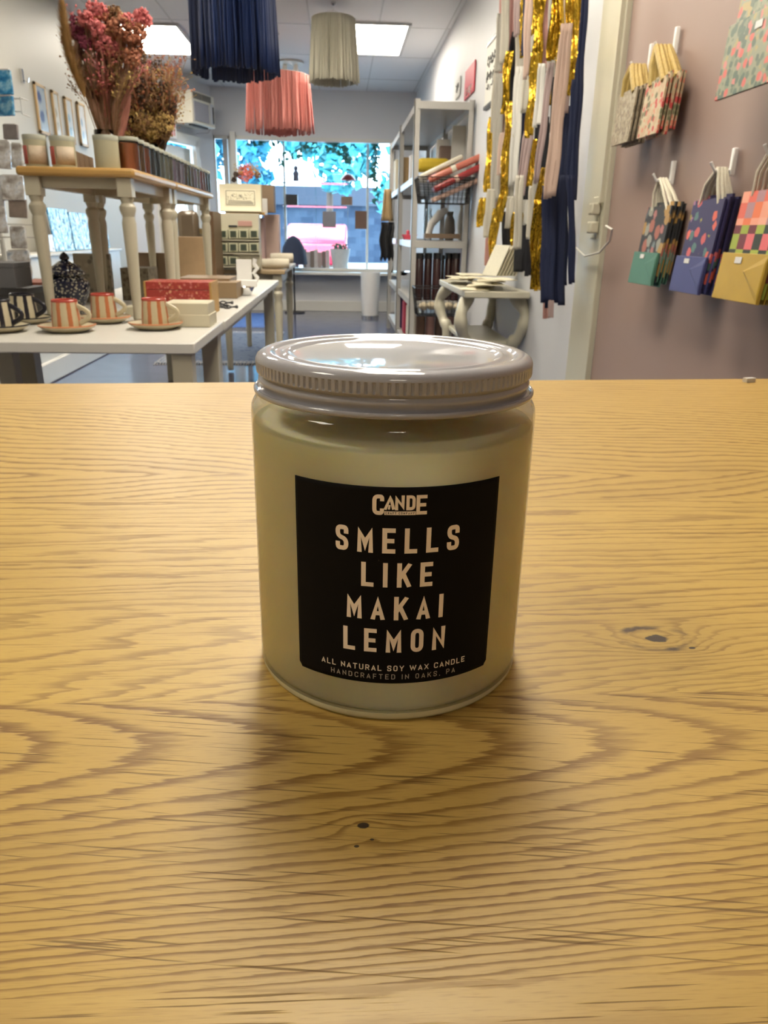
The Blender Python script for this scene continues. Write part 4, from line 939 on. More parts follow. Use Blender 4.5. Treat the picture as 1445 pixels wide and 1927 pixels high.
# ------------------------------------------------------------------ hanging fringe lampshades
def lampshade(x, y, r, ztop, zbot, mat, label, hoop, n=120, zc=ZC, slant=.96, seed=1):
    rr = random.Random(seed); t = thing('hanging_fringe_lampshade', label, 'lampshade', (x, y, zbot))
    h = ztop - zbot
    b = B()
    for k in range(n):
        a = 2 * PI * k / n; w = 2 * PI * r / n * rr.uniform(1.3, 2.0); off = rr.uniform(-.016, .016) * r / .25; lo = rr.uniform(-.006, .008) * (r / .2); off += .020 * r / .25 * (math.sin(a * 17 + seed) + .7 * math.sin(a * 29 + 2 * seed)) * .6; tw = rr.uniform(-.5, .5)
        m_ = 5; vs = []
        for j in range(m_ + 1):
            v = j / m_; R_ = (r * slant + (r - r * slant) * (1 - v)) + off * (1 - v * .8); aa = a + rr.uniform(-.01, .01)
            cx, cy = R_ * math.cos(aa), R_ * math.sin(aa); tx, ty = -math.sin(aa + tw * (1 - v)), math.cos(aa + tw * (1 - v))
            z = lo + (h - lo) * v
            vs += [(cx - tx * w / 2, cy - ty * w / 2, z), (cx + math.cos(aa) * .010, cy + math.sin(aa) * .010, z), (cx + tx * w / 2, cy + ty * w / 2, z)]
        fs = []
        for j in range(m_):
            for q in (0, 1): fs.append((j * 3 + q, j * 3 + q + 1, j * 3 + q + 4, j * 3 + q + 3))
        b.add(vs, fs)
    b.build('fringe', mat, t, solid=.002)
    b = B(); ns = 40; b.tube([(r * slant * math.cos(2 * PI * k / ns), r * slant * math.sin(2 * PI * k / ns), h) for k in range(ns + 1)], .005, 6); b.build('hoop', hoop, t)
    b = B()
    for k in range(3): b.tube([(r * slant * math.cos(k * 2.094), r * slant * math.sin(k * 2.094), h), (0, 0, min(zc - zbot - .02, h + max(.05, (zc - zbot - h) * .5)))], .0018, 5)
    if zc - zbot - .02 > h + .06: b.tube([(0, 0, h + (zc - zbot - h) * .5), (0, 0, zc - zbot - .015)], .0018, 5)
    b.build('hanging_string', hoop, t)
    b = B(); b.lathe([(.001, zc - zbot), (.02, zc - zbot), (.02, zc - zbot - .012), (.006, zc - zbot - .025), (.001, zc - zbot - .025)], 16, cap=False); b.build('ceiling_hook', chrome, t)
    return t
pinkc = fibrous('coral pink fringe cloth', (.70, .27, .235), .7, .2, 30., 1.); creamc = fibrous('cream fringe cloth', (.47, .45, .36), .8, .16, 30., 1.)
def shade_at(x0, x1, yb, yt, Y, mat, label, hoop, **k):
    pc = at((x0 + x1) / 2, yb - 3, Y=Y); zt = at((x0 + x1) / 2, yt, Y=Y).z
    return lampshade(pc.x, Y, (x1 - x0) / 2 * px(pc), min(zt, ZC - .07), pc.z, mat, label, hoop, **k)
shade_at(368, 516, 144, -150, 4.7, navy_cloth, 'big navy fringe lampshade hanging from the ceiling', black_m, n=120, seed=3)
shade_at(470, 583, 252, 142, 8.1, pinkc, 'coral pink fringe lampshade hanging between the navy and cream ones', white_card, n=130, seed=5)
shade_at(586, 670, 159, 34, 7.05, creamc, 'cream fringe lampshade hanging beside a ceiling light', white_card, n=110, slant=.88, seed=9)
# flush ceiling lamp behind the pink shade
pd = at(546, 118, Z=ZC - .01)
cl = thing('ceiling_lamp', 'small round ceiling lamp behind the pink fringe lampshade', 'ceiling lamp', (pd.x, pd.y, ZC)); 
b = B(); b.lathe([(.001, 0), (.14, 0), (.15, -.02), (.12, -.03), (.001, -.03)], 28, cap=False); b.build('base_plate', white_paint, cl)
for xx in (-.06, .06):
    b = B(); b.lathe([(.001, -.03), (.02, -.03), (.025, -.06), (.03, -.10), (.02, -.13), (.001, -.14)], 14, (xx, 0, 0), cap=False); b.build('bulb', plain('frosted bulb', (.7, .68, .62), .3), cl)
# ------------------------------------------------------------------ right: steel shelf unit
SX0, SX1, SY0, SY1 = .565, .965, 6.10, 9.0
sh = thing('shelf_unit', 'tall grey white steel shelf unit along the right wall', 'shelf unit', ((SX0 + SX1) / 2, (SY0 + SY1) / 2, 0))
sw, sd = (SX1 - SX0) / 2, (SY1 - SY0) / 2
ZS = [.16, .545, .995, 1.455, 1.95]
for yy in (-sd, -sd + 1.45, sd):
    for xx in (-sw, sw):
        b = B(); b.box((xx, yy, .985), (.042, .006, 1.97)); b.box((xx - .018 * (1 if xx > 0 else -1) * -1, yy + .018, .985), (.006, .042, 1.97)); b.build('post', metal_grey, sh)
for zz in ZS:
    b = B(); b.box((0, 0, zz), (2 * sw, 2 * sd, .012))
    for xx in (-sw, sw): b.box((xx, 0, zz - .020), (.012, 2 * sd, .05))
    for yy in (-sd, sd): b.box((0, yy - .006, zz - .020), (2 * sw, .012, .05))
    b.build('shelf', metal_grey, sh)

def wire_basket(name, label, X0, X1, Y0, Y1, z0, z1, nx=12, ny=8, nz=5):
    t = thing(name, label, 'basket', ((X0 + X1) / 2, (Y0 + Y1) / 2, z0)); a, e, h = (X1 - X0) / 2, (Y1 - Y0) / 2, z1 - z0
    b = B(); k = .86
    b.tube([(-a, -e, h), (a, -e, h), (a, e, h), (-a, e, h), (-a, -e, h)], .004, 6); b.build('rim', black_wire, t)
    b = B(); q = .0015
    for i in range(nx + 1):
        x = -a + 2 * a * i / nx
        for s_ in (-1, 1): b.tube([(x, s_ * e, h), (x * k, s_ * e * k, 0)], q, 4)
        b.tube([(x * k, -e * k, 0), (x * k, e * k, 0)], q, 4)
    for i in range(ny + 1):
        y = -e + 2 * e * i / ny
        for s_ in (-1, 1): b.tube([(s_ * a, y, h), (s_ * a * k, y * k, 0)], q, 4)
        b.tube([(-a * k, y * k, 0), (a * k, y * k, 0)], q, 4)
    for j in range(1, nz):
        f = k + (1 - k) * j / nz; z = h * j / nz; b.tube([(-a * f, -e * f, z), (a * f, -e * f, z), (a * f, e * f, z), (-a * f, e * f, z), (-a * f, -e * f, z)], q, 4)
    b.build('wire_mesh', black_wire, t); return t
zb0, zb1 = zat(835, 384, 6.0), zat(835, 337, 6.0)
wire_basket('hanging_wire_basket', 'black wire basket hooked on the end of the shelf unit, full of wrapped rolls', .555, .965, 5.80, 6.07, zb0, zb1)
red_p = plain('crimson wrapping paper', (.24, .020, .02), .35); coralp = plain('coral wrapping paper', (.42, .13, .09), .3); creamp = plain('cream wrapping paper', (.50, .47, .38), .4); blushp = plain('blush wrapping paper', (.50, .33, .26), .5)
def slab(name, label, cat, x0, y0, x1, y1, Y, th, dep, mat, edge=None):
    a, e = at(x0, y0, Y=Y), at(x1, y1, Y=Y); L = (e - a).length; t = thing(name, label, cat, a); t.rotation_euler = (0, -math.atan2(e.z - a.z, e.x - a.x), 0)
    B().box((L / 2, 0, 0), (L, dep, th)).build('roll', mat, t, bevel=th * .35)
    if edge: B().box((L * .45, 0, 0), (L * .12, dep * 1.02, th * 1.03)).build('paper_band', edge, t, bevel=th * .3)
slab('wrapping_pack', 'crimson pack jutting from the wire basket, lowest of the tilted packs', 'wrapping paper', 815, 358, 908, 312, 5.93, .045, .16, red_p, blushp)
slab('wrapping_pack', 'coral pack jutting from the wire basket, above the crimson one', 'wrapping paper', 805, 340, 909, 293, 5.95, .045, .16, coralp, creamp)
slab('wrapping_pack', 'cream pack jutting from the wire basket, on top of the coral one', 'wrapping paper', 790, 334, 868, 296, 5.97, .035, .16, creamp)
slab('wrapping_pack', 'pale pack low in the wire basket below the crimson one', 'wrapping paper', 812, 378, 905, 337, 5.96, .035, .12, blushp)
carton('pouch', 'mustard yellow pouch on the shelf behind the wire basket', 'pouch', 786, 846, 297, 322, plain('mustard yellow cloth', (.42, .30, .012), .7), Y=6.35, depth=.2, bev=.03)
ZB = ZS[3] + .008
def onshelf(name, label, cat, x0, x1, y0, Y, Z, mat, depth, **k):
    p = at((x0 + x1) / 2, y0, Y=Y); p2 = Vector((p.x, Y, Z)); s = px(p2); h = max(.02, p.z - Z); t = thing(name, label, cat, p2, k.get('rz', 0), k.get('group'))
    if k.get('lean'): t.rotation_euler = (0, k['lean'], k.get('rz', 0))
    B().box((0, depth / 2, h / 2), ((x1 - x0) * s, depth, h)).build('body', mat, t, bevel=k.get('bev', .003))
    if k.get('face'): B().box((0, -.002, h / 2), ((x1 - x0) * s * .7, .003, h * .6)).build('front_label', k['face'], t)
    return t
onshelf('art_board', 'white board leaning on the upper shelf behind the crimson pack', 'board', 852, 880, 236, 6.6, ZB, white_card, .03)
onshelf('art_board', 'tilted white card on the upper shelf above the yellow pouch', 'board', 822, 846, 262, 6.7, ZB, white_card, .02)
onshelf('zip_pouch', 'grey brown pouch on the upper shelf beside the tilted white card', 'pouch', 828, 858, 274, 6.64, ZB, plain('grey brown cloth', (.17, .12, .10), .8), .06, bev=.012)
onshelf('bottle_box', 'small white box on the upper shelf, left of the yellow pouch', 'box', 772, 782, 292, 6.9, ZB, white_card, .1)
onshelf('basket_box', 'tan woven box on the upper shelf farther back', 'box', 757, 770, 296, 7.6, ZB, plain('tan wicker', (.38, .26, .13), .8, var=.4, scale=80.), .3)
onshelf('storage_box', 'cream box on the upper shelf near the far end', 'box', 745, 754, 300, 8.4, ZB, cream_card, .3)
Zm = ZS[2] + .008
for k, (x0_, x1_, y_, Yv, mt, lb) in enumerate(((798, 816, 392, 6.35, clear, 'clear glass jar on the middle shelf near its left post'), (836, 858, 398, 6.45, plain('grey stoneware', (.16, .14, .12), .5), 'grey stoneware vase in the middle of the middle shelf'), (862, 880, 384, 6.55, white_card, 'white vase at the wall end of the middle shelf'))):
    p = at((x0_ + x1_) / 2, y_, Y=Yv); s = px(p); r_ = (x1_ - x0_) / 2 * s; h_ = p.z - Zm
    t = thing('vase', lb, 'vase', (p.x, Yv, Zm)); b = B(); b.lathe([(.001, 0), (r_ * .7, 0), (r_, h_ * .35), (r_ * .85, h_ * .7), (r_ * .5, h_ * .85), (r_ * .65, h_)], 24, cap=False); b.build('body', mt, t)
b = B(); pw = at(806, 446, Y=6.2)
b.tube([(0, 0, .01), (.03, 0, .12), (.10, 0, .20), (.15, .0, .23)], [.02, .03, .035, .02], 10); tag(b.build('white_horn', white_card, None, loc=(pw.x, 6.30, Zm)), 'curved white horn shaped vase on the middle shelf', 'vase')
carton('bowl_tray', 'flat dark tray on the middle shelf', 'tray', 800, 866, 440, 449, brown_card, Y=6.11, depth=.12)
neonp = plain('hot pink plastic', (.75, .09, .14), .5)
pn = at(760, 452, Y=7.0); t = thing('pink_dish', 'hot pink dish on the middle shelf beyond the front post', 'dish', (.61, 7.0, Zm)); b = B(); b.lathe([(.001, 0), (.05, 0), (.07, .04), (.066, .04), (.045, .006), (.001, .006)], 24, cap=False); b.build('bowl', neonp, t); b = B(); b.lathe([(.001, .006), (.012, .006), (.016, .07), (.001, .08)], 14, (0, .16, 0), cap=False); b.build('stem_cup', neonp, t)
for k, Yv in enumerate((7.4, 7.8, 8.2, 8.6)):
    onshelf('storage_box', 'pale box on the middle shelf, %s along the aisle side' % ('first', 'second', 'third', 'fourth')[k], 'box', 0, 14, 0, Yv, Zm, (white_card, cream_card, blushp, white_card)[k], .2) if False else None
Zl = ZS[1] + .008
maroon = plain('maroon glass', (.035, .012, .012), .25)
for k, (x_, Yv) in enumerate(((789, 6.2), (806, 6.24), (823, 6.2), (845, 6.26), (859, 6.2), (800, 6.5), (838, 6.5))):
    p = at(x_, 476 + (k > 4) * 4, Y=Yv); s = px(p); r_ = 7.8 * s; h_ = p.z - Zl
    t = thing('maroon_candle', 'dark maroon candle jar on the lower shelf, %s' % ('beside the front left post', 'second from the left post', 'in the middle of the front row', 'fourth from the left post', 'nearest the white side table', 'back row left', 'back row right')[k], 'candle', (p.x, Yv, Zl), 0, 'maroon candle jars')
    b = B(); b.lathe([(.001, 0), (r_, 0), (r_, h_ * .86), (r_ * .9, h_ * .88)], 20, cap=False); b.build('body', maroon, t); b = B(); b.lathe([(r_ * .9, h_ * .88), (r_ * .98, h_ * .88), (r_ * .98, h_), (.001, h_)], 20, cap=False); b.build('lid', black_m, t)
wire_basket('hanging_wire_basket', 'shallow black wire basket low on the shelf unit\'s end', .56, .93, 5.78, 6.06, zat(820, 592, 5.95), zat(820, 540, 5.95), 10, 7, 3)['label'] = 'shallow black wire basket below the maroon candles'
yarn = plain('speckled cream yarn', (.40, .34, .24), .95, var=.6, scale=60., bump=.4)
for k in range(5):
    p = at(796 + k * 16, 578, Y=5.93); tag(B().ball((0, 0, 0), .037, nu=14, nv=10, sc=(1, 1, .85)).build('yarn_ball', yarn, None, loc=(p.x, 5.9 + .05 * (k % 2), zat(820, 588, 5.95) + .05)), 'speckled cream yarn ball in the shallow wire basket', 'yarn', 'yarn balls in the basket')
dcol = [('brown', (.10, .055, .035)), ('dusty rose', (.24, .13, .11)), ('dark brown', (.06, .035, .025)), ('rose brown', (.20, .11, .09))]
for k in range(4):
    p = at(790 + k * 18, 640, Y=6.2); t = thing('fabric_roll', '%s fabric roll standing at the foot of the shelf unit' % dcol[k][0], 'fabric roll', (p.x, 6.2, .17)); b = B(); b.lathe([(.001, 0), (.038, 0), (.038, .26), (.012, .262), (.011, .25), (.001, .25)], 20, cap=False); b.build('cloth', plain(dcol[k][0] + ' cloth roll', dcol[k][1], .8), t)
for k, (cn, cc, Yv) in enumerate((('white', (.6, .58, .55), 8.2), ('purple', (.10, .05, .14), 7.7), ('crimson', (.32, .03, .06), 7.2), ('cream', (.5, .46, .38), 6.75))):
    t = thing('folded_cloth', '%s folded cloth upright on the low shelf facing the aisle' % cn, 'cloth', (.63, Yv, ZS[0] + .008)); B().box((0, 0, .15), (.09, .22, .30)).build('body', plain(cn + ' folded cloth', cc, .9), t, bevel=.02)
# hat and apron hanging on the aisle side
ap = thing('hanging_apron', 'black apron hanging from the aisle side of the shelf unit', 'apron', (.475, 8.1, zat(722, 488, 8.1)))
hA = zat(722, 418, 8.1) - ap.location.z
b = B(); b.sheet(lambda u, v: ((u - .5) * .13 + .01 * math.sin(v * 9), .02 * math.sin(u * 9), hA * v - .02 * math.sin(u * 20) * (1 - v)), 12, 8); b.build('cloth', black_m, ap, solid=.01)
ht = thing('hanging_tan_bag', 'tan cloth bag hanging above the black apron', 'bag', (.475, 8.1, ap.location.z + hA + .01)); b = B(); b.sheet(lambda u, v: ((u - .5) * .11 * (1 - .5 * v), .02 * math.sin(u * 7), .30 * v), 8, 6); b.build('cloth', plain('tan canvas', (.45, .32, .16), .8), ht, solid=.02)

# white bin at the back
p = at(696, 598, Z=0); t = thing('waste_bin', 'white plastic waste bin below the shop window', 'bin', p); s = px(p); hb = at(696, 512, Y=p.y).z
b = B(); b.lathe([(.001, 0), (15 * s, 0), (18 * s, hb), (17 * s, hb), (14 * s, .02), (.001, .02)], 28, cap=False); b.build('body', white_card, t); b = B(); b.lathe([(15.5 * s, .0), (16.2 * s, .0), (16.2 * s, .035), (15.5 * s, .035)], 28, cap=False); b.build('foot_ring', chrome, t)

# ------------------------------------------------------------------ white side table with bowed legs
tz = .775
st = thing('bowed_leg_table', 'small cream side table with bowed legs below the streamers', 'side table', (.815, 4.52, 0))
ta, te = .172, .53
B().box((0, 0, tz - .016), (2 * ta, 2 * te, .034)).build('table_top', cream_paint, st, bevel=.005)
for sx in (-1, 1):
    for sy in (-1, 1):
        b = B(); pts = [(sx * ta * .72, sy * te * .72, tz - .034), (sx * ta * .98, sy * te * .84, tz - .10), (sx * ta * 1.0, sy * te * .85, tz - .17), (sx * ta * .86, sy * te * .78, tz - .25), (sx * ta * .74, sy * te * .72, tz - .31), (sx * ta * .80, sy * te * .74, .16), (sx * ta * .9, sy * te * .84, 0)]
        Q = []
        for i in range(len(pts) - 1):
            for k in range(4):
                f = k / 4; P0, P1, P2, P3 = (Vector(pts[max(i - 1, 0)]), Vector(pts[i]), Vector(pts[i + 1]), Vector(pts[min(i + 2, len(pts) - 1)]))
                Q.append(.5 * ((2 * P1) + (P2 - P0) * f + (2 * P0 - 5 * P1 + 4 * P2 - P3) * f * f + (-P0 + 3 * P1 - 3 * P2 + P3) * f ** 3))
        Q.append(Vector(pts[-1])); b.tube(Q, [.033 + .004 * math.sin(i) for i in range(len(Q))], 12); b.build('leg', cream_paint, st)
b = B(); b.box((0, 0, tz - .285), (ta * 1.45, te * 1.42, .03)); b.build('lower_shelf', cream_paint, st, bevel=.006)
napk = plain('cream napkin paper', (.60, .55, .40), .8, var=.06)
for k in range(9):
    yy = 4.12 + (k % 4) * .19; t = thing('napkin', 'folded cream napkin in the loose spread on the bowed leg table', 'napkin', (.73 + .055 * (k % 3), yy, tz + .004 + .0065 * k), rnd(-.5, .5), 'napkins on the bowed leg table')
    b = B(); b.sheet(lambda u, v: ((u - .5) * .15, (v - .5) * .24, .0005 + .002 * math.sin(u * 5 + v * 4) ** 2), 8, 8); b.build('fold', napk, t, solid=.003)
ptz = tz + .064
pr_m = plain('printed card', (.50, .48, .38), .6, var=.12, scale=90.)
for k in range(7):
    a_, e_ = at(921 + k * 6, 512 - k * .5, Y=4.32 + k * .012), at(950 + k * 5.0, 460 + k * 2.2, Y=4.32 + k * .012)
    t = thing('greeting_card', 'cream card leaning in the fanned bundle on the bowed leg table', 'card', (a_.x, a_.y, ptz), 0, 'cards in the leaning bundle')
    t.rotation_euler = (0, math.atan2(e_.x - a_.x, e_.z - a_.z), .5); B().box((0, 0, .09), (.005, .125, .18)).build('card', pr_m if k == 0 else napk, t)

# ------------------------------------------------------------------ streamers
def strm(name, c, metal=False):
    if not metal: return fibrous(name, c, .8, .22, 120., 3., .25)
    m = Mat(name, .22, 1.); n1 = m.noise(m.coord(), 18., 3.); m.set('Base Color', m.mix(n1, tuple(v * .75 for v in c), c))
    x, y, z = m.xyz(); m.bump(m.noise(m.vec(x * 40., y * 40., z * 14.), 1., 3.), 1., .02); return m.m
SMAT = {'cream': (strm('cream tissue', (.50, .47, .39)), 'cream tissue'), 'white': (strm('white tissue', (.60, .59, .54)), 'white tissue'), 'grey': (strm('warm grey tissue', (.38, .36, .31)), 'warm grey tissue'), 'pink': (strm('dusty pink tissue', (.46, .235, .205)), 'dusty pink tissue'), 'peach': (strm('pale peach tissue', (.50, .37, .30)), 'pale peach tissue'), 'mauve': (strm('pale mauve tissue', (.36, .27, .26)), 'pale mauve tissue'), 'gold': (strm('gold foil', (.80, .52, .06), True), 'shiny gold foil'), 'dgold': (strm('deep gold foil', (.52, .32, .03), True), 'deep gold foil'), 'navy': (strm('navy tissue', (.008, .015, .052)), 'navy blue tissue'), 'black': (strm('black tissue', (.012, .012, .016)), 'black tissue')}
strips = [(942, 25, 937, 137, 8, 'grey'), (948, -60, 945, 190, 8, 'pink'), (967, -60, 958, 97, 14, 'pink'), (975, -60, 971, 70, 7, 'mauve'), (984, -40, 980, 110, 5, 'gold'), (991, -60, 986, 105, 6, 'navy'), (1003, -60, 998, 70, 11, 'gold'), (1014, -60, 988, 213, 12, 'cream'), (1022, -60, 1001, 204, 11, 'dgold'),
          (1034, -60, 1026, 137, 10, 'pink'), (1053, -60, 1041, 115, 15, 'dgold'), (1075, -60, 1076, 66, 12, 'gold'), (1066, 45, 1033, 375, 14, 'peach'), (1080, 60, 1060, 220, 8, 'mauve'), (1093, -60, 1083, 150, 11, 'dgold'), (1103, -60, 1078, 380, 7, 'navy'), (1092, 100, 1066, 330, 6, 'navy'),
          (927, 220, 917, 362, 9, 'gold'), (940, 138, 930, 382, 10, 'grey'), (951, 204, 935, 392, 10, 'peach'), (960, 190, 944, 400, 9, 'gold'), (978, 125, 964, 352, 10, 'white'), (986, 150, 977, 325, 8, 'navy'), (995, 246, 976, 371, 11, 'mauve'), (1005, 262, 991, 356, 18, 'gold'), (1037, 118, 1008, 346, 7, 'mauve'), (1027, 315, 1018, 378, 13, 'dgold'),
          (1043, 30, 1034, 200, 8, 'gold'), (1020, 190, 1008, 300, 9, 'black'), (972, 60, 955, 240, 12, 'black'), (1008, 100, 996, 260, 10, 'gold'), (958, 96, 948, 215, 8, 'dgold'), (1050, 110, 1040, 250, 9, 'black'),
          (924, 356, 918, 447, 10, 'cream'), (908, 372, 903, 428, 8, 'gold'), (946, 368, 938, 420, 9, 'gold'), (933, 392, 925, 488, 9, 'gold'), (918, 445, 917, 500, 6, 'pink'), (954, 398, 957, 462, 14, 'black'), (962, 370, 956, 430, 9, 'cream'), (973, 400, 969, 463, 11, 'gold'), (990, 376, 986, 424, 8, 'white'), (991, 350, 988, 512, 26, 'black'),
          (1012, 376, 1007, 545, 13, 'dgold'), (1023, 385, 1019, 432, 10, 'gold'), (1033, 350, 1028, 570, 15, 'navy'), (1047, 330, 1043, 580, 22, 'navy'), (1058, 360, 1056, 540, 12, 'navy'), (1074, 330, 1076, 535, 7, 'navy'), (1027, 560, 1027, 600, 7, 'pink'), (1038, 565, 1036, 598, 6, 'mauve'), (1064, 200, 1050, 420, 14, 'navy'), (1024, 220, 1012, 400, 12, 'black'),
          (953, -60, 948, 120, 9, 'cream'), (980, -60, 976, 160, 9, 'cream'), (996, -60, 990, 150, 8, 'peach'), (1044, -60, 1036, 150, 10, 'grey'), (1062, -60, 1056, 130, 10, 'peach'), (1084, -60, 1076, 180, 9, 'gold'), (936, 120, 928, 250, 8, 'cream'), (947, 250, 940, 330, 8, 'peach'), (968, 220, 958, 380, 9, 'cream'), (1012, 330, 1006, 470, 10, 'grey'), (1058, 90, 1048, 300, 12, 'gold'), (1070, 210, 1058, 400, 10, 'mauve'), (1084, 150, 1072, 360, 10, 'navy'), (1000, 440, 996, 520, 12, 'black'), (1014, 470, 1011, 548, 9, 'gold'), (1020, 120, 1010, 240, 9, 'white'), (1002, 350, 998, 450, 9, 'cream'), (978, 330, 973, 470, 9, 'cream')]
for i, (xa, ya, xb, yb, wpx, cn) in enumerate(strips):
    Xp = .90 + .05 * ((i * 7) % 5 - 2) / 2 * .8 - (.03 if ya > 300 else 0)
    if cn == 'black': Xp = .965
    if wpx == 14 and cn == 'peach': Xp = .80
    xt, xq = xa, xb
    pt_, pb_ = at(xt, ya, X=Xp), at(xq, yb, X=Xp)
    ym = (pt_.y + pb_.y) / 2
    pt_, pb_ = at(xt, ya, Y=ym), at(xq, yb, Y=ym)
    if pb_.x > .985: pt_.x -= pb_.x - .98; pb_.x = .98
    if pt_.x > .985: pt_.x = .985
    s = px(pb_); w_ = wpx * s * 1.45; L = pt_.z - pb_.z
    t = thing('hanging_streamer', '%s streamer strip hanging among the streamers on the right wall' % SMAT[cn][1], 'streamer', pb_, 0, SMAT[cn][1] + ' streamers')
    rr = random.Random(i); ph = rr.uniform(0, 6); foil = 'gold' in cn; amp = .005 if foil else .002
    b = B(); dx, dy = (pt_.x - pb_.x), (pt_.y - pb_.y); ns = 3 if wpx > 10 else 2
    for k in range(ns):
        lo = rr.uniform(0, .05) * L * (k != 0); ox = (k - (ns - 1) / 2) * w_ / ns; tw = rr.uniform(-.35, .35)
        def f(u, v, lo=lo, ox=ox, tw=tw, k=k):
            z = lo + (L - lo) * v; c_ = (u - .5) * w_ / ns * 1.4 * (1 - .25 * (v > .93)); tt = tw * (1 - v) + .18 * math.sin(v * 4 + ph + k)
            return (dx * z / L + ox + c_ * math.cos(tt) + amp * math.sin(z * 22 + ph + k), dy * z / L + c_ * math.sin(tt) - k * .006 + amp * math.sin(z * 31 + ph * 2 + u), z)
        b.sheet(f, 3, 22)
    b.build('strip', SMAT[cn][0], t, solid=.0015)
cdx = thing('hanging_streamer_rod', 'thin dark rod near the ceiling holding the streamers', 'rod', (.945, 4.4, 2.72)); B().tube([(0, -1.1, 0), (0, 1.1, 0)], .008, 8).build('rod', black_wire, cdx)
for yy in (-1, 0, 1): B().box((.028, yy, 0), (.05, .02, .02)).build('bracket', black_wire, cdx)

# posters on the right wall
def poster(xa, ya, xb, yb, label, mat, cat='poster', hangs=None, trim=None):
    a_, e_ = at(xa, ya, X=XR - .012), at(xb, yb, X=XR - .012); y0_, y1_ = min(a_.y, e_.y), max(a_.y, e_.y); z0_, z1_ = min(a_.z, e_.z), max(a_.z, e_.z)
    t = thing('hanging_picture', label, cat, (XR - .003, (y0_ + y1_) / 2, z0_)); h = z1_ - z0_; w_ = y1_ - y0_
    B().box((-.006, 0, h / 2), (.008, w_, h)).build('sheet', mat, t)
    if trim:
        for zz in (0, h): B().box((-.009, 0, zz), (.014, w_ * 1.03, .02)).build('hanging_bar', trim, t)
    return t, w_, h
def scrib(t, w_, h, mat, rows, seed, y0=.2, y1=.8, x=-.0112):
    rr = random.Random(seed); b = B()
    for r_ in rows:
        yy = -w_ * .32
        while yy < w_ * .3:
            l_ = rr.uniform(.02, .06) * (w_ / .4); b.tube([(x, yy, h * r_ + rr.uniform(-.01, .01)), (x, yy + l_ * .5, h * r_ + rr.uniform(-.03, .03)), (x, yy + l_, h * r_ + rr.uniform(-.02, .02))], .004, 4, flat=.3); yy += l_ * 1.3
    b.build('handwriting', mat, t)
redposter = plain('raspberry red print', (.52, .035, .06), .5)
t, w_, h = poster(873, 190, 894, 112, 'raspberry red poster above the shelf unit', redposter); scrib(t, w_, h, white_card, (.12, .2, .28), 3)
t, w_, h = poster(911, 205, 939, 60, 'white hanging chart with grey sketches beside the streamers', plain('off white paper', (.62, .61, .55), .6, var=.04), trim=black_m); scrib(t, w_, h, grey_card, (.30, .45, .50, .68, .72), 8)
t, w_, h = poster(856, 188, 866, 143, 'pale poster behind the raspberry one', plain('pale grey print', (.50, .50, .48), .6, var=.15, scale=8.)); scrib(t, w_, h, grey_card, (.4, .6), 5)

# ------------------------------------------------------------------ outlet and cable on the pilaster
ou = at(1121, 410, X=XR - .022); t = thing('wall_outlet', 'cream wall outlet plate on the pilaster beside the hanging bags', 'outlet', ou)
B().box((0, 0, 0), (.006, .085, .15)).build('plate', cream_paint, t, bevel=.004)
for zz in (.03, -.035): B().box((-.018, -.03, zz), (.034, .05, .042)).build('plug', plain('cream plug plastic', (.5, .47, .36), .4), t, bevel=.006)
b = B(); p1 = at(1140, 425, X=.94) ; P_ = [at(x, y, X=X_v) for x, y, X_v in ((1140, 425, .945), (1152, 432, .94), (1148, 452, .95), (1128, 475, .955), (1100, 482, .955), (1082, 465, .96), (1072, 440, .965), (1066, 400, .97))]
b.tube(P_, .0035, 6); tag(b.build('outlet_cord', plain('white cord', (.62, .60, .54), .5), None), 'thin white cord drooping from the wall outlet', 'cord')
struct('trim_cable_cover', 'thin cream cable cover running down the pilaster\'s near edge to the outlet', 'cable cover', B().box((XR - .028, 2.965, (ZC + 1.17) / 2), (.016, .022, ZC - 1.17)), cream_paint)
b = B(); b.box((0, 0, .0), (.03, .012, .02)); pcd = at(1396, 714, Z=CT); tag(B().box((0, 0, .0018), (.010, .005, .0036), .3).build('paper_scrap', white_card, None, loc=(pcd.x, pcd.y - .012, CT)), 'tiny white paper scrap at the far right edge of the counter', 'paper')

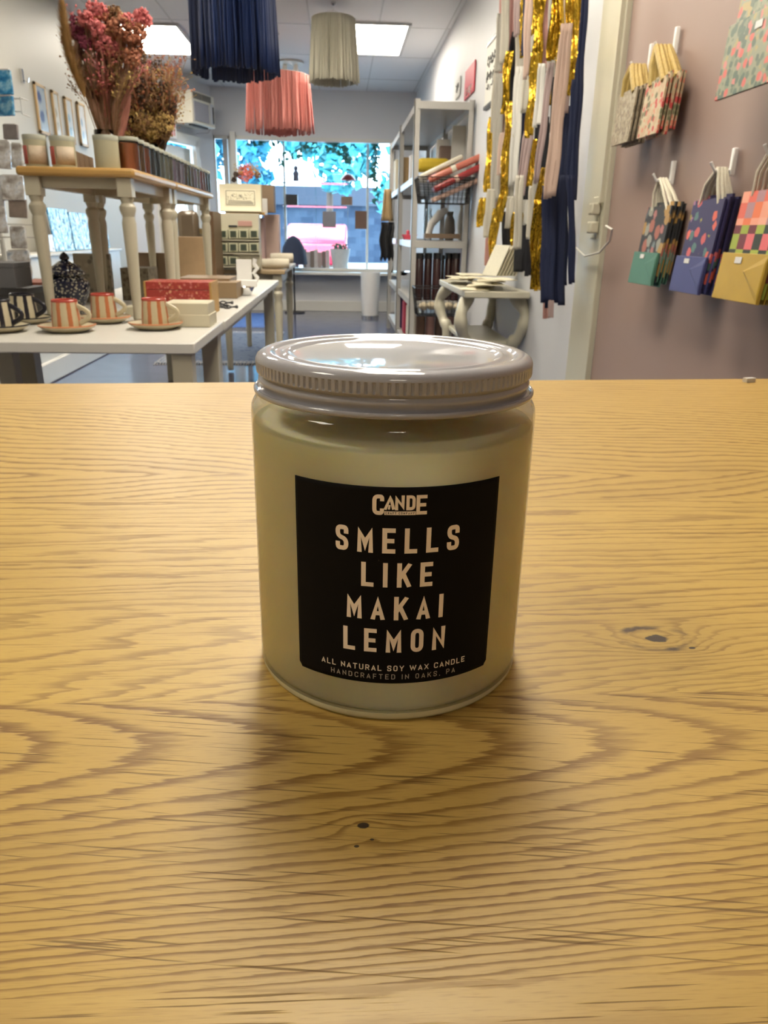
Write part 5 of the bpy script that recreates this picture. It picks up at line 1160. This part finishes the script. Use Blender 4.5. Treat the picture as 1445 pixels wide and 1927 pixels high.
# ------------------------------------------------------------------ gift bags on the mauve wall
cordm = fibrous('white cotton cord', (.66, .62, .50), .9, .12, 200., 200., .4); raff = fibrous('gold raffia', (.42, .30, .09), .6, .35, 200., 60., .4)
hookm = plain('white hook plastic', (.85, .84, .82), .35)
def hook(x, y0, y1, label, reach):
    a_, e_ = at(x, y0, X=XR - .02), at(x - 3, y1, X=XR - .02); t = thing('wall_hook_hanger', label, 'hook', (XR - .002, a_.y, e_.z), 0, 'white hooks on the mauve wall')
    h = a_.z - e_.z; B().box((-.009, 0, h / 2), (.014, .013, h)).build('back_plate', hookm, t, bevel=.003); b = B(); b.tube([(-.01, 0, .012), (-reach, 0, .012), (-reach - .012, 0, .03)], .004, 8); b.build('peg', hookm, t); return t
def bag(xface, yc, ztop, w, h, body, group, label, flap=None, hf=.0, hookp=None, cord=None, ncord=2, lean=.05, cr=.0035, sticker=True, side=None, th=.006):
    """a flat folded gift bag hung parallel to the wall; local x points into the room"""
    t = thing('hanging_gift_bag', label, 'gift bag', (xface, yc, ztop - h), 0, group); t.rotation_euler = (0, lean, 0)
    b = B(); b.box((0, 0, h / 2), (th, w, h)); b.box((th * .2, 0, h / 2), (th * .4, w * 1.012, h * .998)); b.build('paper_body', body, t)
    if flap:
        (B().box((-th - .004, 0, hf * .5 - .012), (.008, w * 1.04, hf)) if sticker else B().box((-th / 2 - .0008, 0, hf * .5 - .012), (.001, w * 1.03, hf))).build('bottom_flap', flap, t, bevel=.001)
        if sticker:
         b = B(); xx = -th - .0085; q = [(-w * .52, hf - .014), (-w * .52, -.010), (-w * .06, hf * .52)]        # folded corner of the bag's bottom (near side)
         b.add([(xx, y, z) for y, z in q] + [(xx - .0022, y, z) for y, z in [(-w * .50, hf - .03), (-w * .50, .006), (-w * .10, hf * .52)]], [(0, 1, 2), (3, 5, 4), (0, 3, 4, 1), (1, 4, 5, 2), (2, 5, 3, 0)])
         b.build('corner_fold', flap, t, smooth=False)
        if sticker: B().box((xx - .0006, w * .10, hf * .74), (.0012, min(w * .20, .030), min(hf * .13, .014))).build('price_sticker', white_card, t)
    hp = Matrix.Rotation(-lean, 3, 'Y') @ (Vector(hookp) - t.location)
    for k in range(ncord):
        yy = (-.30, .30)[k % 2] * w; b = B(); a_ = Vector((0, yy, h - .01)); m_ = a_ * .55 + hp * .45 + Vector((-.006, yy * .10, .01))
        b.tube([a_, m_, hp + Vector((0, yy * .06, .004))], cr, 7); b.build('cord_handle', cord, t)
    return t
bagA = spotted('black bag print of small coloured motifs', (.020, .022, .024), [(.34, .20, .06), (.34, .13, .12), (.15, .19, .19), (.07, .09, .10), (.24, .24, .20), (.30, .10, .07)], 26., .50, .6, .04, .95)
bagB = spotted('indigo bag print of fruit and leaf motifs', (.030, .026, .085), [(.62, .12, .08), (.30, .26, .05), (.55, .22, .07), (.34, .16, .27), (.08, .16, .15), (.50, .10, .10)], 29., .38, .6, .03, .85)
bagC = checks('checkered bag print, warm above and green below', .034, [(.62, .10, .06), (.70, .30, .20), (.36, .20, .22), (.66, .16, .06), (.62, .12, .08), (.70, .34, .24)], [(.02, .03, .02), (.14, .025, .035), (.02, .03, .02), (.28, .34, .045), (.62, .13, .14), (.30, .36, .05)], .155)
bagD = spotted('beige bag print of faint sprigs', (.28, .23, .155), [(.14, .11, .07), (.36, .31, .22), (.18, .14, .10)], 85., .50, .6, .12, .95)
bagE = spotted('cream bag print of red flowers', (.44, .36, .23), [(.42, .05, .045), (.50, .16, .10), (.12, .12, .06), (.42, .30, .18)], 60., .56, .6, .08, .95)
bagF = spotted('sage bag print of large red flowers', (.22, .235, .15), [(.52, .10, .075), (.07, .11, .075), (.50, .16, .14), (.10, .13, .085), (.34, .26, .10), (.07, .10, .07), (.16, .19, .12)], 62., .60, .45, .08, 1.)
edge_dark = plain('dark folded paper edge', (.06, .035, .03), .6)
def stack(nm, hk, reach, n, xf, dx, yc, ztop, w, h, body, flap, hf, cord, ncord, lean, cr, words_):
    h_ = hook(*hk, reach); hz = h_.location.z + .014
    for k in range(n):
        X = xf + dx * k; 
        lb = '%s, %s' % (words_, 'front bag of its stack' if k == 0 else '%s bag behind the front one' % ('first', 'second', 'third', 'fourth', 'fifth')[k - 1])
        bag(X, yc + (.0 if k == 0 else rnd(-.008, .003)), ztop + (0 if k == 0 else rnd(-.006, .012)), w, h, body, nm, lb, flap, hf, (min(X + .02, XR - .03), h_.location.y, hz), cord, ncord, lean, cr, k == 0)
green_f = plain('green flap paper', (.060, .17, .115), .55); blue_f = plain('indigo flap paper', (.050, .055, .17), .55); yel_f = plain('mustard flap paper', (.42, .27, .028), .5)
def span(xl, xr, y, X): return at(xl, y, X=X).y, at(xr, y, X=X).y
ya, yb_ = span(1205, 1249, 430, .935); zt = at(1230, 388, X=.94).z; zb = at(1212, 530, X=.91).z
stack('black patterned gift bags', (1263, 302, 348, 'white hook above the black patterned bags'), .055, 5, .932, .0085, (ya + yb_) / 2, zt, abs(ya - yb_), zt - zb, bagA, green_f, (zt - zb) * .44, cordm, 2, .10, .0042, 'black patterned gift bag with green flap')
ya, yb_ = span(1286, 1342, 440, .935); zt = at(1318, 376, X=.94).z; zb = at(1297, 546, X=.905).z
stack('indigo patterned gift bags', (1378, 278, 330, 'white hook above the indigo patterned bags'), .055, 5, .932, .0085, (ya + yb_) / 2, zt, abs(ya - yb_), zt - zb, bagB, blue_f, (zt - zb) * .42, cordm, 2, .10, .0045, 'indigo patterned gift bag with indigo flap')
ya, yb_ = span(1372, 1458, 450, .925); zt = at(1412, 358, X=.93).z; zb = at(1386, 560, X=.895).z
stack('checkered gift bags', (1490, 240, 300, 'white hook above the checkered bags, cut by the picture\'s right edge'), .06, 4, .922, .011, (ya + yb_) / 2, zt, abs(ya - yb_), zt - zb, bagC, yel_f, (zt - zb) * .46, cordm, 2, .10, .0045, 'checkered gift bag with mustard flap')
ya, yb_ = span(1158, 1190, 215, .915); zt = at(1182, 170, X=.92).z; zb = at(1165, 268, X=.895).z
stack('beige sprigged gift bags', (1222, 82, 135, 'white hook above the beige sprigged bags'), .06, 5, .912, .0115, (ya + yb_) / 2, zt, abs(ya - yb_), zt - zb, bagD, None, 0, raff, 2, .08, .009, 'small beige sprigged gift bag on gold raffia')
ya, yb_ = span(1209, 1245, 200, .915); zt = at(1234, 150, X=.92).z; zb = at(1212, 254, X=.895).z
stack('red flowered gift bags', (1270, 50, 100, 'white hook above the red flowered bags'), .06, 5, .912, .0115, (ya + yb_) / 2, zt, abs(ya - yb_), zt - zb, bagE, None, 0, raff, 2, .08, .009, 'small red flowered gift bag on gold raffia')
yl = at(1384, 100, X=.90).y; zb = at(1376, 172, X=.88).z
hb_ = hook(1500, -170, -110, 'white hook above the large sage flowered bag, outside the picture', .09)
fb = bag(.885, yl - .17, zb + .46, .34, .46, bagF, None, 'large sage gift bag with red flowers at the picture\'s upper right', bagF, .15, (XR - .05, hb_.location.y, hb_.location.z + .014), cordm, 2, .06, .004, True)
bag(.915, yl - .17, zb + .455, .335, .45, bagF, None, 'second sage flowered bag right behind the large front one', None, 0, (XR - .05, hb_.location.y, hb_.location.z + .014), cordm, 2, .06, .004, False)

# ------------------------------------------------------------------ rugs
def rug(X0, X1, Y0, Y1, label, c0, c1, border):
    m = Mat(label, .95); x, y, z = m.xyz(); d_, c_ = m.vor(m.coord(), 14.); n_ = m.noise(m.coord(), 30., 3.)
    wv = ((x * 30. + (y * 22. + n_ * 2.).frac() * .8).frac()).gt(.55); f = (d_ + n_ * .5).gt(.55)
    edge = (x.abs().gt((X1 - X0) / 2 - .09)).mx(y.abs().gt((Y1 - Y0) / 2 - .14))
    cc = m.mix(f, c0, c1); m.set('Base Color', m.mix(edge * wv, cc, border)); m.bump(n_, .4, .003)
    t = thing('rug', label, 'rug', ((X0 + X1) / 2, (Y0 + Y1) / 2, 0)); B().box((0, 0, .005), (X1 - X0, Y1 - Y0, .01)).build('pile', m.m, t, bevel=.003)
    b = B(); n = int((X1 - X0) / .022)
    for k in range(n): b.box((-(X1 - X0) / 2 + (k + .5) * (X1 - X0) / n, -(Y1 - Y0) / 2 - .03, .003), (.006, .06, .004))
    b.build('fringe', plain('rug fringe', (.4, .38, .34), .9), t)
rug(-1.55, -.62, 6.35, 8.5, 'blue patterned rug beside the low tables', (.035, .06, .14), (.10, .13, .20), (.34, .33, .32))
rug(-1.55, -.85, 8.9, 10.5, 'plain blue rug near the street door', (.03, .08, .26), (.05, .12, .34), (.05, .10, .30))

# ------------------------------------------------------------------ shop window display
DK = .54
struct('window_deck', 'white display deck inside the shop window', 'deck', B().box((-.31, YF + .45, DK - .02), (2.5, .9, .04)), white_paint)
b = B(); b.box((-1.52, YF + .47, 1.4), (.06, .82, 1.84)); b.box((.88, YF + .47, 1.4), (.06, .82, 1.84)); b.box((-.31, YF + .47, 2.29), (2.5, .82, .05)); struct('trim_window_bay', 'white sides of the window bay', 'window bay', b, white_wall)
YW = YF + .40
def win(name, label, cat, x0, x1, y0, y1, mat, depth=.1, Y=YW, **k): return carton(name, label, cat, x0, x1, y0, y1, mat, Y=Y, depth=depth, **k)
zd = lambda x: at(x, 508, Y=YW)
stn = thing('acrylic_stand', 'clear acrylic shelf stand in the shop window', 'display stand', (at(595, 508, Y=YW).x, YW + .27, DK))
s = px(at(595, 450, Y=YW)); hz = lambda y: zat(595, y, YW) - DK
for yy in (343, 388, 430): B().box((0, 0, hz(yy)), (125 * s, .26, .012)).build('shelf', clear, stn)
for xx in (-61, 0, 61):
    for y_ in (-.12, .12): B().box((xx * s, y_, hz(343) / 2), (.012, .012, hz(343))).build('post', clear, stn)
win('plant_pot', 'square black plant pot on the acrylic stand', 'pot', 538, 560, 366, 386, black_m, .10, YW + .21); win('paper_box', 'tan box on the acrylic stand', 'box', 642, 663, 370, 386, plain('tan paper', (.30, .19, .14), .6), .1, YW + .21)
t = thing('mushroom_lamp', 'red domed lamp on top of the acrylic stand', 'lamp', at(655, 341.5, Y=YW + .26)); s_ = s; b = B(); b.lathe([(.001, 14 * s_), (8 * s_, 11 * s_), (14 * s_, 4 * s_), (14.5 * s_, 2 * s_), (.001, 3 * s_)], 24, cap=False); b.build('lamp_shade', plain('deep red enamel', (.20, .012, .015), .3), t); b = B(); b.lathe([(.001, 0), (5 * s_, 0), (4 * s_, 4 * s_), (.001, 5 * s_)], 16, cap=False); b.build('base', white_card, t)
p = at(557, 341, Y=YW + .26); t = thing('figurine', 'small grey figurine on top of the acrylic stand', 'figurine', p); b = B(); b.lathe([(.001, 0), (6 * s, 0), (5 * s, 8 * s), (6 * s, 14 * s), (3 * s, 18 * s), (4.5 * s, 22 * s), (3 * s, 26 * s), (.001, 27 * s)], 16, cap=False); b.build('body', plain('grey plaster', (.16, .16, .22), .7), t)
win('book', 'grey book standing on the lower acrylic shelf', 'book', 607, 632, 398, 428, plain('grey book cloth', (.28, .25, .26), .6), .03, YW + .21)
win('hanging_kraft_tag', 'brown kraft tag hanging right of the acrylic stand', 'tag', 668, 690, 397, 431, plain('kraft tag', (.16, .085, .055), .6), .012)
bcol = [(.12, .10, .10), (.34, .30, .30), (.16, .12, .10), (.45, .40, .38), (.30, .24, .22), (.14, .11, .10), (.42, .40, .40)]
for k in range(7):
    x_ = 570 + k * 7.2; win('book', '%s book in the upright row on the window deck' % ('brown grey', 'pale grey, second', 'dark tan, third', 'cream grey, fourth', 'taupe, fifth', 'dark brown, sixth', 'light grey, last')[k], 'book', x_, x_ + 6.6, 469 + (k * 5) % 7, 508, plain('book cloth %d' % k, bcol[k], .6), .14, group='books on the window deck')
p = at(640, 508, Y=YW); t = thing('planter', 'pale tapered planter right of the window books', 'planter', p); b = B(); b.lathe([(.001, 0), (13 * s, 0), (19 * s, 38 * s), (17 * s, 38 * s), (16 * s, 34 * s), (.001, 34 * s)], 24, cap=False); b.build('pot', plain('pale planter glaze', (.50, .50, .50), .5), t)
b = B()
for k in range(60):
    a_ = rnd(0, 6.3); r_ = rnd(0, 17) * s; b.blob((r_ * math.cos(a_), r_ * math.sin(a_), 36 * s + rnd(0, 10) * s), .022, 0, .4)
b.build('foliage', plain('planter leaves', (.05, .14, .09), .6), t, smooth=False)
# navy drape on a stand
p = at(553, 508, Y=10.72); t = thing('hanging_navy_cape', 'dark navy cape on a stand left of the window books', 'cape', (p.x, 10.72, zat(553, 497, 10.72))); s = px(p)
b = B(); b.lathe([(25 * s, 0), (24 * s, 12 * s), (20 * s, 30 * s), (12 * s, 44 * s), (4 * s, 49 * s), (.001, 50 * s)], 26, cap=False, mod=lambda r, z, a: r * (1 + .05 * math.sin(a * 7) * (1 - z / (50 * s)))); b.build('cloth', plain('navy wool', (.018, .028, .06), .8), t)
b = B(); b.tube([(0, 0, -t.location.z), (0, 0, .1)], .012, 8); b.lathe([(.001, 0), (.14, 0), (.14, .015), (.001, .02)], 20, (0, 0, -t.location.z), cap=False); b.build('stand', black_m, t)
p = at(566, 508, Y=10.66); 
# vines around the window
ivy = plain('blue green ivy leaf', (.05, .22, .19), .6, var=.5, scale=30.)
def vine(pts, label, n):
    t = thing('hanging_vine', label, 'vine', at(*pts[0], Y=YF + .2)); o = Vector(t.location); P_ = [at(x, y, Y=YF + .2) - o for x, y in pts]; B().tube(P_, .005, 5).build('stem', stemm, t); b = B()
    for _ in range(n):
        k = rnd(0, len(P_) - 1.001); i = int(k); q = P_[i] + (P_[i + 1] - P_[i]) * (k - i) + Vector((rnd(-.05, .05), rnd(-.05, .05), rnd(-.09, .05))); R = Matrix.Rotation(rnd(0, 6.3), 3, Vector((rnd(-1, 1), rnd(-1, 1), rnd(-1, 1.01))).normalized()); L_ = rnd(.03, .06)
        b.add([q + R @ Vector(v) * L_ for v in ((-1, 0, 0), (-.2, -.5, .1), (1, 0, 0), (-.2, .5, .1))], [(0, 1, 2, 3)])
    b.build('leaf_cluster', ivy, t, smooth=False, solid=.002)
vine([(520, 300), (560, 285), (580, 268), (620, 270), (645, 280), (660, 310)], 'leafy vine trained in an arch over the window display', 130)
vine([(705, 256), (708, 290), (704, 330), (712, 380)], 'leafy vine hanging down at the window\'s right side', 70)
vine([(455, 258), (500, 262), (545, 258)], 'leafy vine along the window\'s top left', 60)

# ------------------------------------------------------------------ the street outside
struct('pavement', 'pale pavement outside the window', 'pavement', B().box((0, 32, -.17), (60, 40, .1)), plain('sunlit pavement', (.42, .42, .42), .9, var=.05))
asph = plain('asphalt', (.10, .105, .115), .9); struct('road', 'grey road outside the window', 'road', B().box((0, 18.5, -.115), (60, 5.5, .02)), asph)
def tree_out(x, y, h, r, cs, label, mat, n=900, seed=1):
    rr = random.Random(seed); t = thing('street_tree', label, 'tree', (x, y, -.12)); b = B(); b.tube([(0, 0, 0), (.05, 0, h * .4), (0, .05, h * .7)], [.14, .11, .06], 8); b.build('trunk', plain('bark', (.09, .06, .045), .9), t); b = B()
    cl_ = [(rr.uniform(-1, 1) * r, rr.uniform(-.6, .6) * r, h * rr.uniform(cs, 1.), rr.uniform(.35, .65) * r) for _ in range(13)]
    for _ in range(n):
        cx, cy, cz, cr = rr.choice(cl_); d_ = Vector((rr.gauss(0, 1), rr.gauss(0, 1), rr.gauss(0, 1))).normalized() * cr * rr.uniform(.5, 1.); q = Vector((cx, cy, cz)) + d_; R = Matrix.Rotation(rr.uniform(0, 6.3), 3, Vector((rr.uniform(-1, 1), rr.uniform(-1, 1), rr.uniform(-1, 1.01))).normalized()); L_ = rr.uniform(.15, .32)
        b.add([q + R @ Vector(v) * L_ for v in ((-1, 0, 0), (-.2, -.6, .1), (1, 0, 0), (-.2, .6, .1))], [(0, 1, 2, 3)])
    b.build('crown', mat, t, smooth=False); return t
lf1 = plain('blue green tree leaves', (.05, .30, .34), .6, var=.6, scale=3.); lf2 = plain('teal tree leaves', (.045, .26, .38), .6, var=.6, scale=3.); lf3 = plain('light green tree leaves', (.08, .22, .09), .6, var=.6, scale=3.)
tree_out(-4.6, 29.0, 6.2, 1.7, .40, 'blue green tree across the street, left in the window', lf2, 2200, 2); tree_out(-.4, 28, 6.0, 1.5, .52, 'broad tree across the street, middle of the window', lf1, 2000, 3); tree_out(2.0, 26.0, 4.8, .75, .30, 'slim tree across the street, right in the window', lf1, 330, 4); tree_out(-9.6, 26, 5, 1.6, .25, 'green tree across the street seen through the door', lf3, 1000, 5)
ho = thing('stone_house', 'blue grey stone house across the street', 'building', (-.6, 34, -.12)); st_m = Mat('blue grey stone blocks', .9); vx, vy, vz = st_m.xyz(); nb = st_m.white(st_m.vec((vx / .5 + (vz / .25).floor() * .5).floor(), (vz / .25).floor(), 0.)); st_m.set('Base Color', st_m.mix(nb, (.018, .034, .065), (.05, .075, .115)))
B().box((0, 0, 1.1), (5.2, 2, 2.2)).build('wall', st_m.m, ho); B().prism([(-2.8, 2.2), (2.8, 2.2), (2.2, 2.9), (-2.2, 2.9)], -1.2, 1.2).build('roof', plain('slate roof', (.05, .06, .085), .8), ho)
# red car
car = thing('parked_car', 'bright red parked car seen through the shop window', 'car', (-.62, 22.5, -.105), PI / 2); red_c = plain('glossy red car paint', (.50, .02, .045), .2)
prof = [(-2.05, .35), (-2.1, .62), (-1.95, .86), (-1.1, .98), (-.55, 1.36), (.65, 1.38), (1.35, 1.0), (2.0, .92), (2.1, .6), (2.05, .32)]
B().prism(prof, -.8, .8).build('body', red_c, car, bevel=.06)
B().prism([(-.98, 1.0), (-.52, 1.30), (.62, 1.32), (1.16, 1.0)], -.81, .81).build('window', plain('dark car glass', (.30, .20, .24), .05), car)
for xx in (-1.3, 1.3):
    for yy in (-.72, .72):
        b = B(); b.lathe([(.001, -.1), (.31, -.1), (.33, -.07), (.33, .07), (.31, .1), (.001, .1)], 24, (xx, yy, .33), cap=False, axis=(0, 1, 0)); wl = b.build('wheel', black_m, car); b = B(); b.lathe([(.001, -.112), (.17, -.11), (.19, -.1)], 20, (xx, yy, .33), cap=False, axis=(0, 1, 0)); b.build('hub_cap', chrome, wl)

# ------------------------------------------------------------------ daylight
wd = bpy.data.worlds.new('daylight'); SC.world = wd; wd.use_nodes = True; nt = wd.node_tree
bg = nt.nodes['Background']; tcw = nt.nodes.new('ShaderNodeTexCoord'); nzw = nt.nodes.new('ShaderNodeTexNoise'); nzw.inputs['Scale'].default_value = 2.5; nt.links.new(tcw.outputs['Generated'], nzw.inputs['Vector'])
rw = nt.nodes.new('ShaderNodeValToRGB'); rw.color_ramp.elements[0].color = (.42, .70, 1., 1); rw.color_ramp.elements[1].color = (.72, .90, 1., 1); nt.links.new(nzw.outputs[0], rw.inputs[0]); nt.links.new(rw.outputs[0], bg.inputs[0]); bg.inputs[1].default_value = 8.5
cy = SC.cycles
cy.max_bounces = 8; cy.diffuse_bounces = 4; cy.glossy_bounces = 4; cy.transmission_bounces = 6; cy.transparent_max_bounces = 16
cy.sample_clamp_indirect = 6.0; cy.caustics_reflective = False; cy.caustics_refractive = False
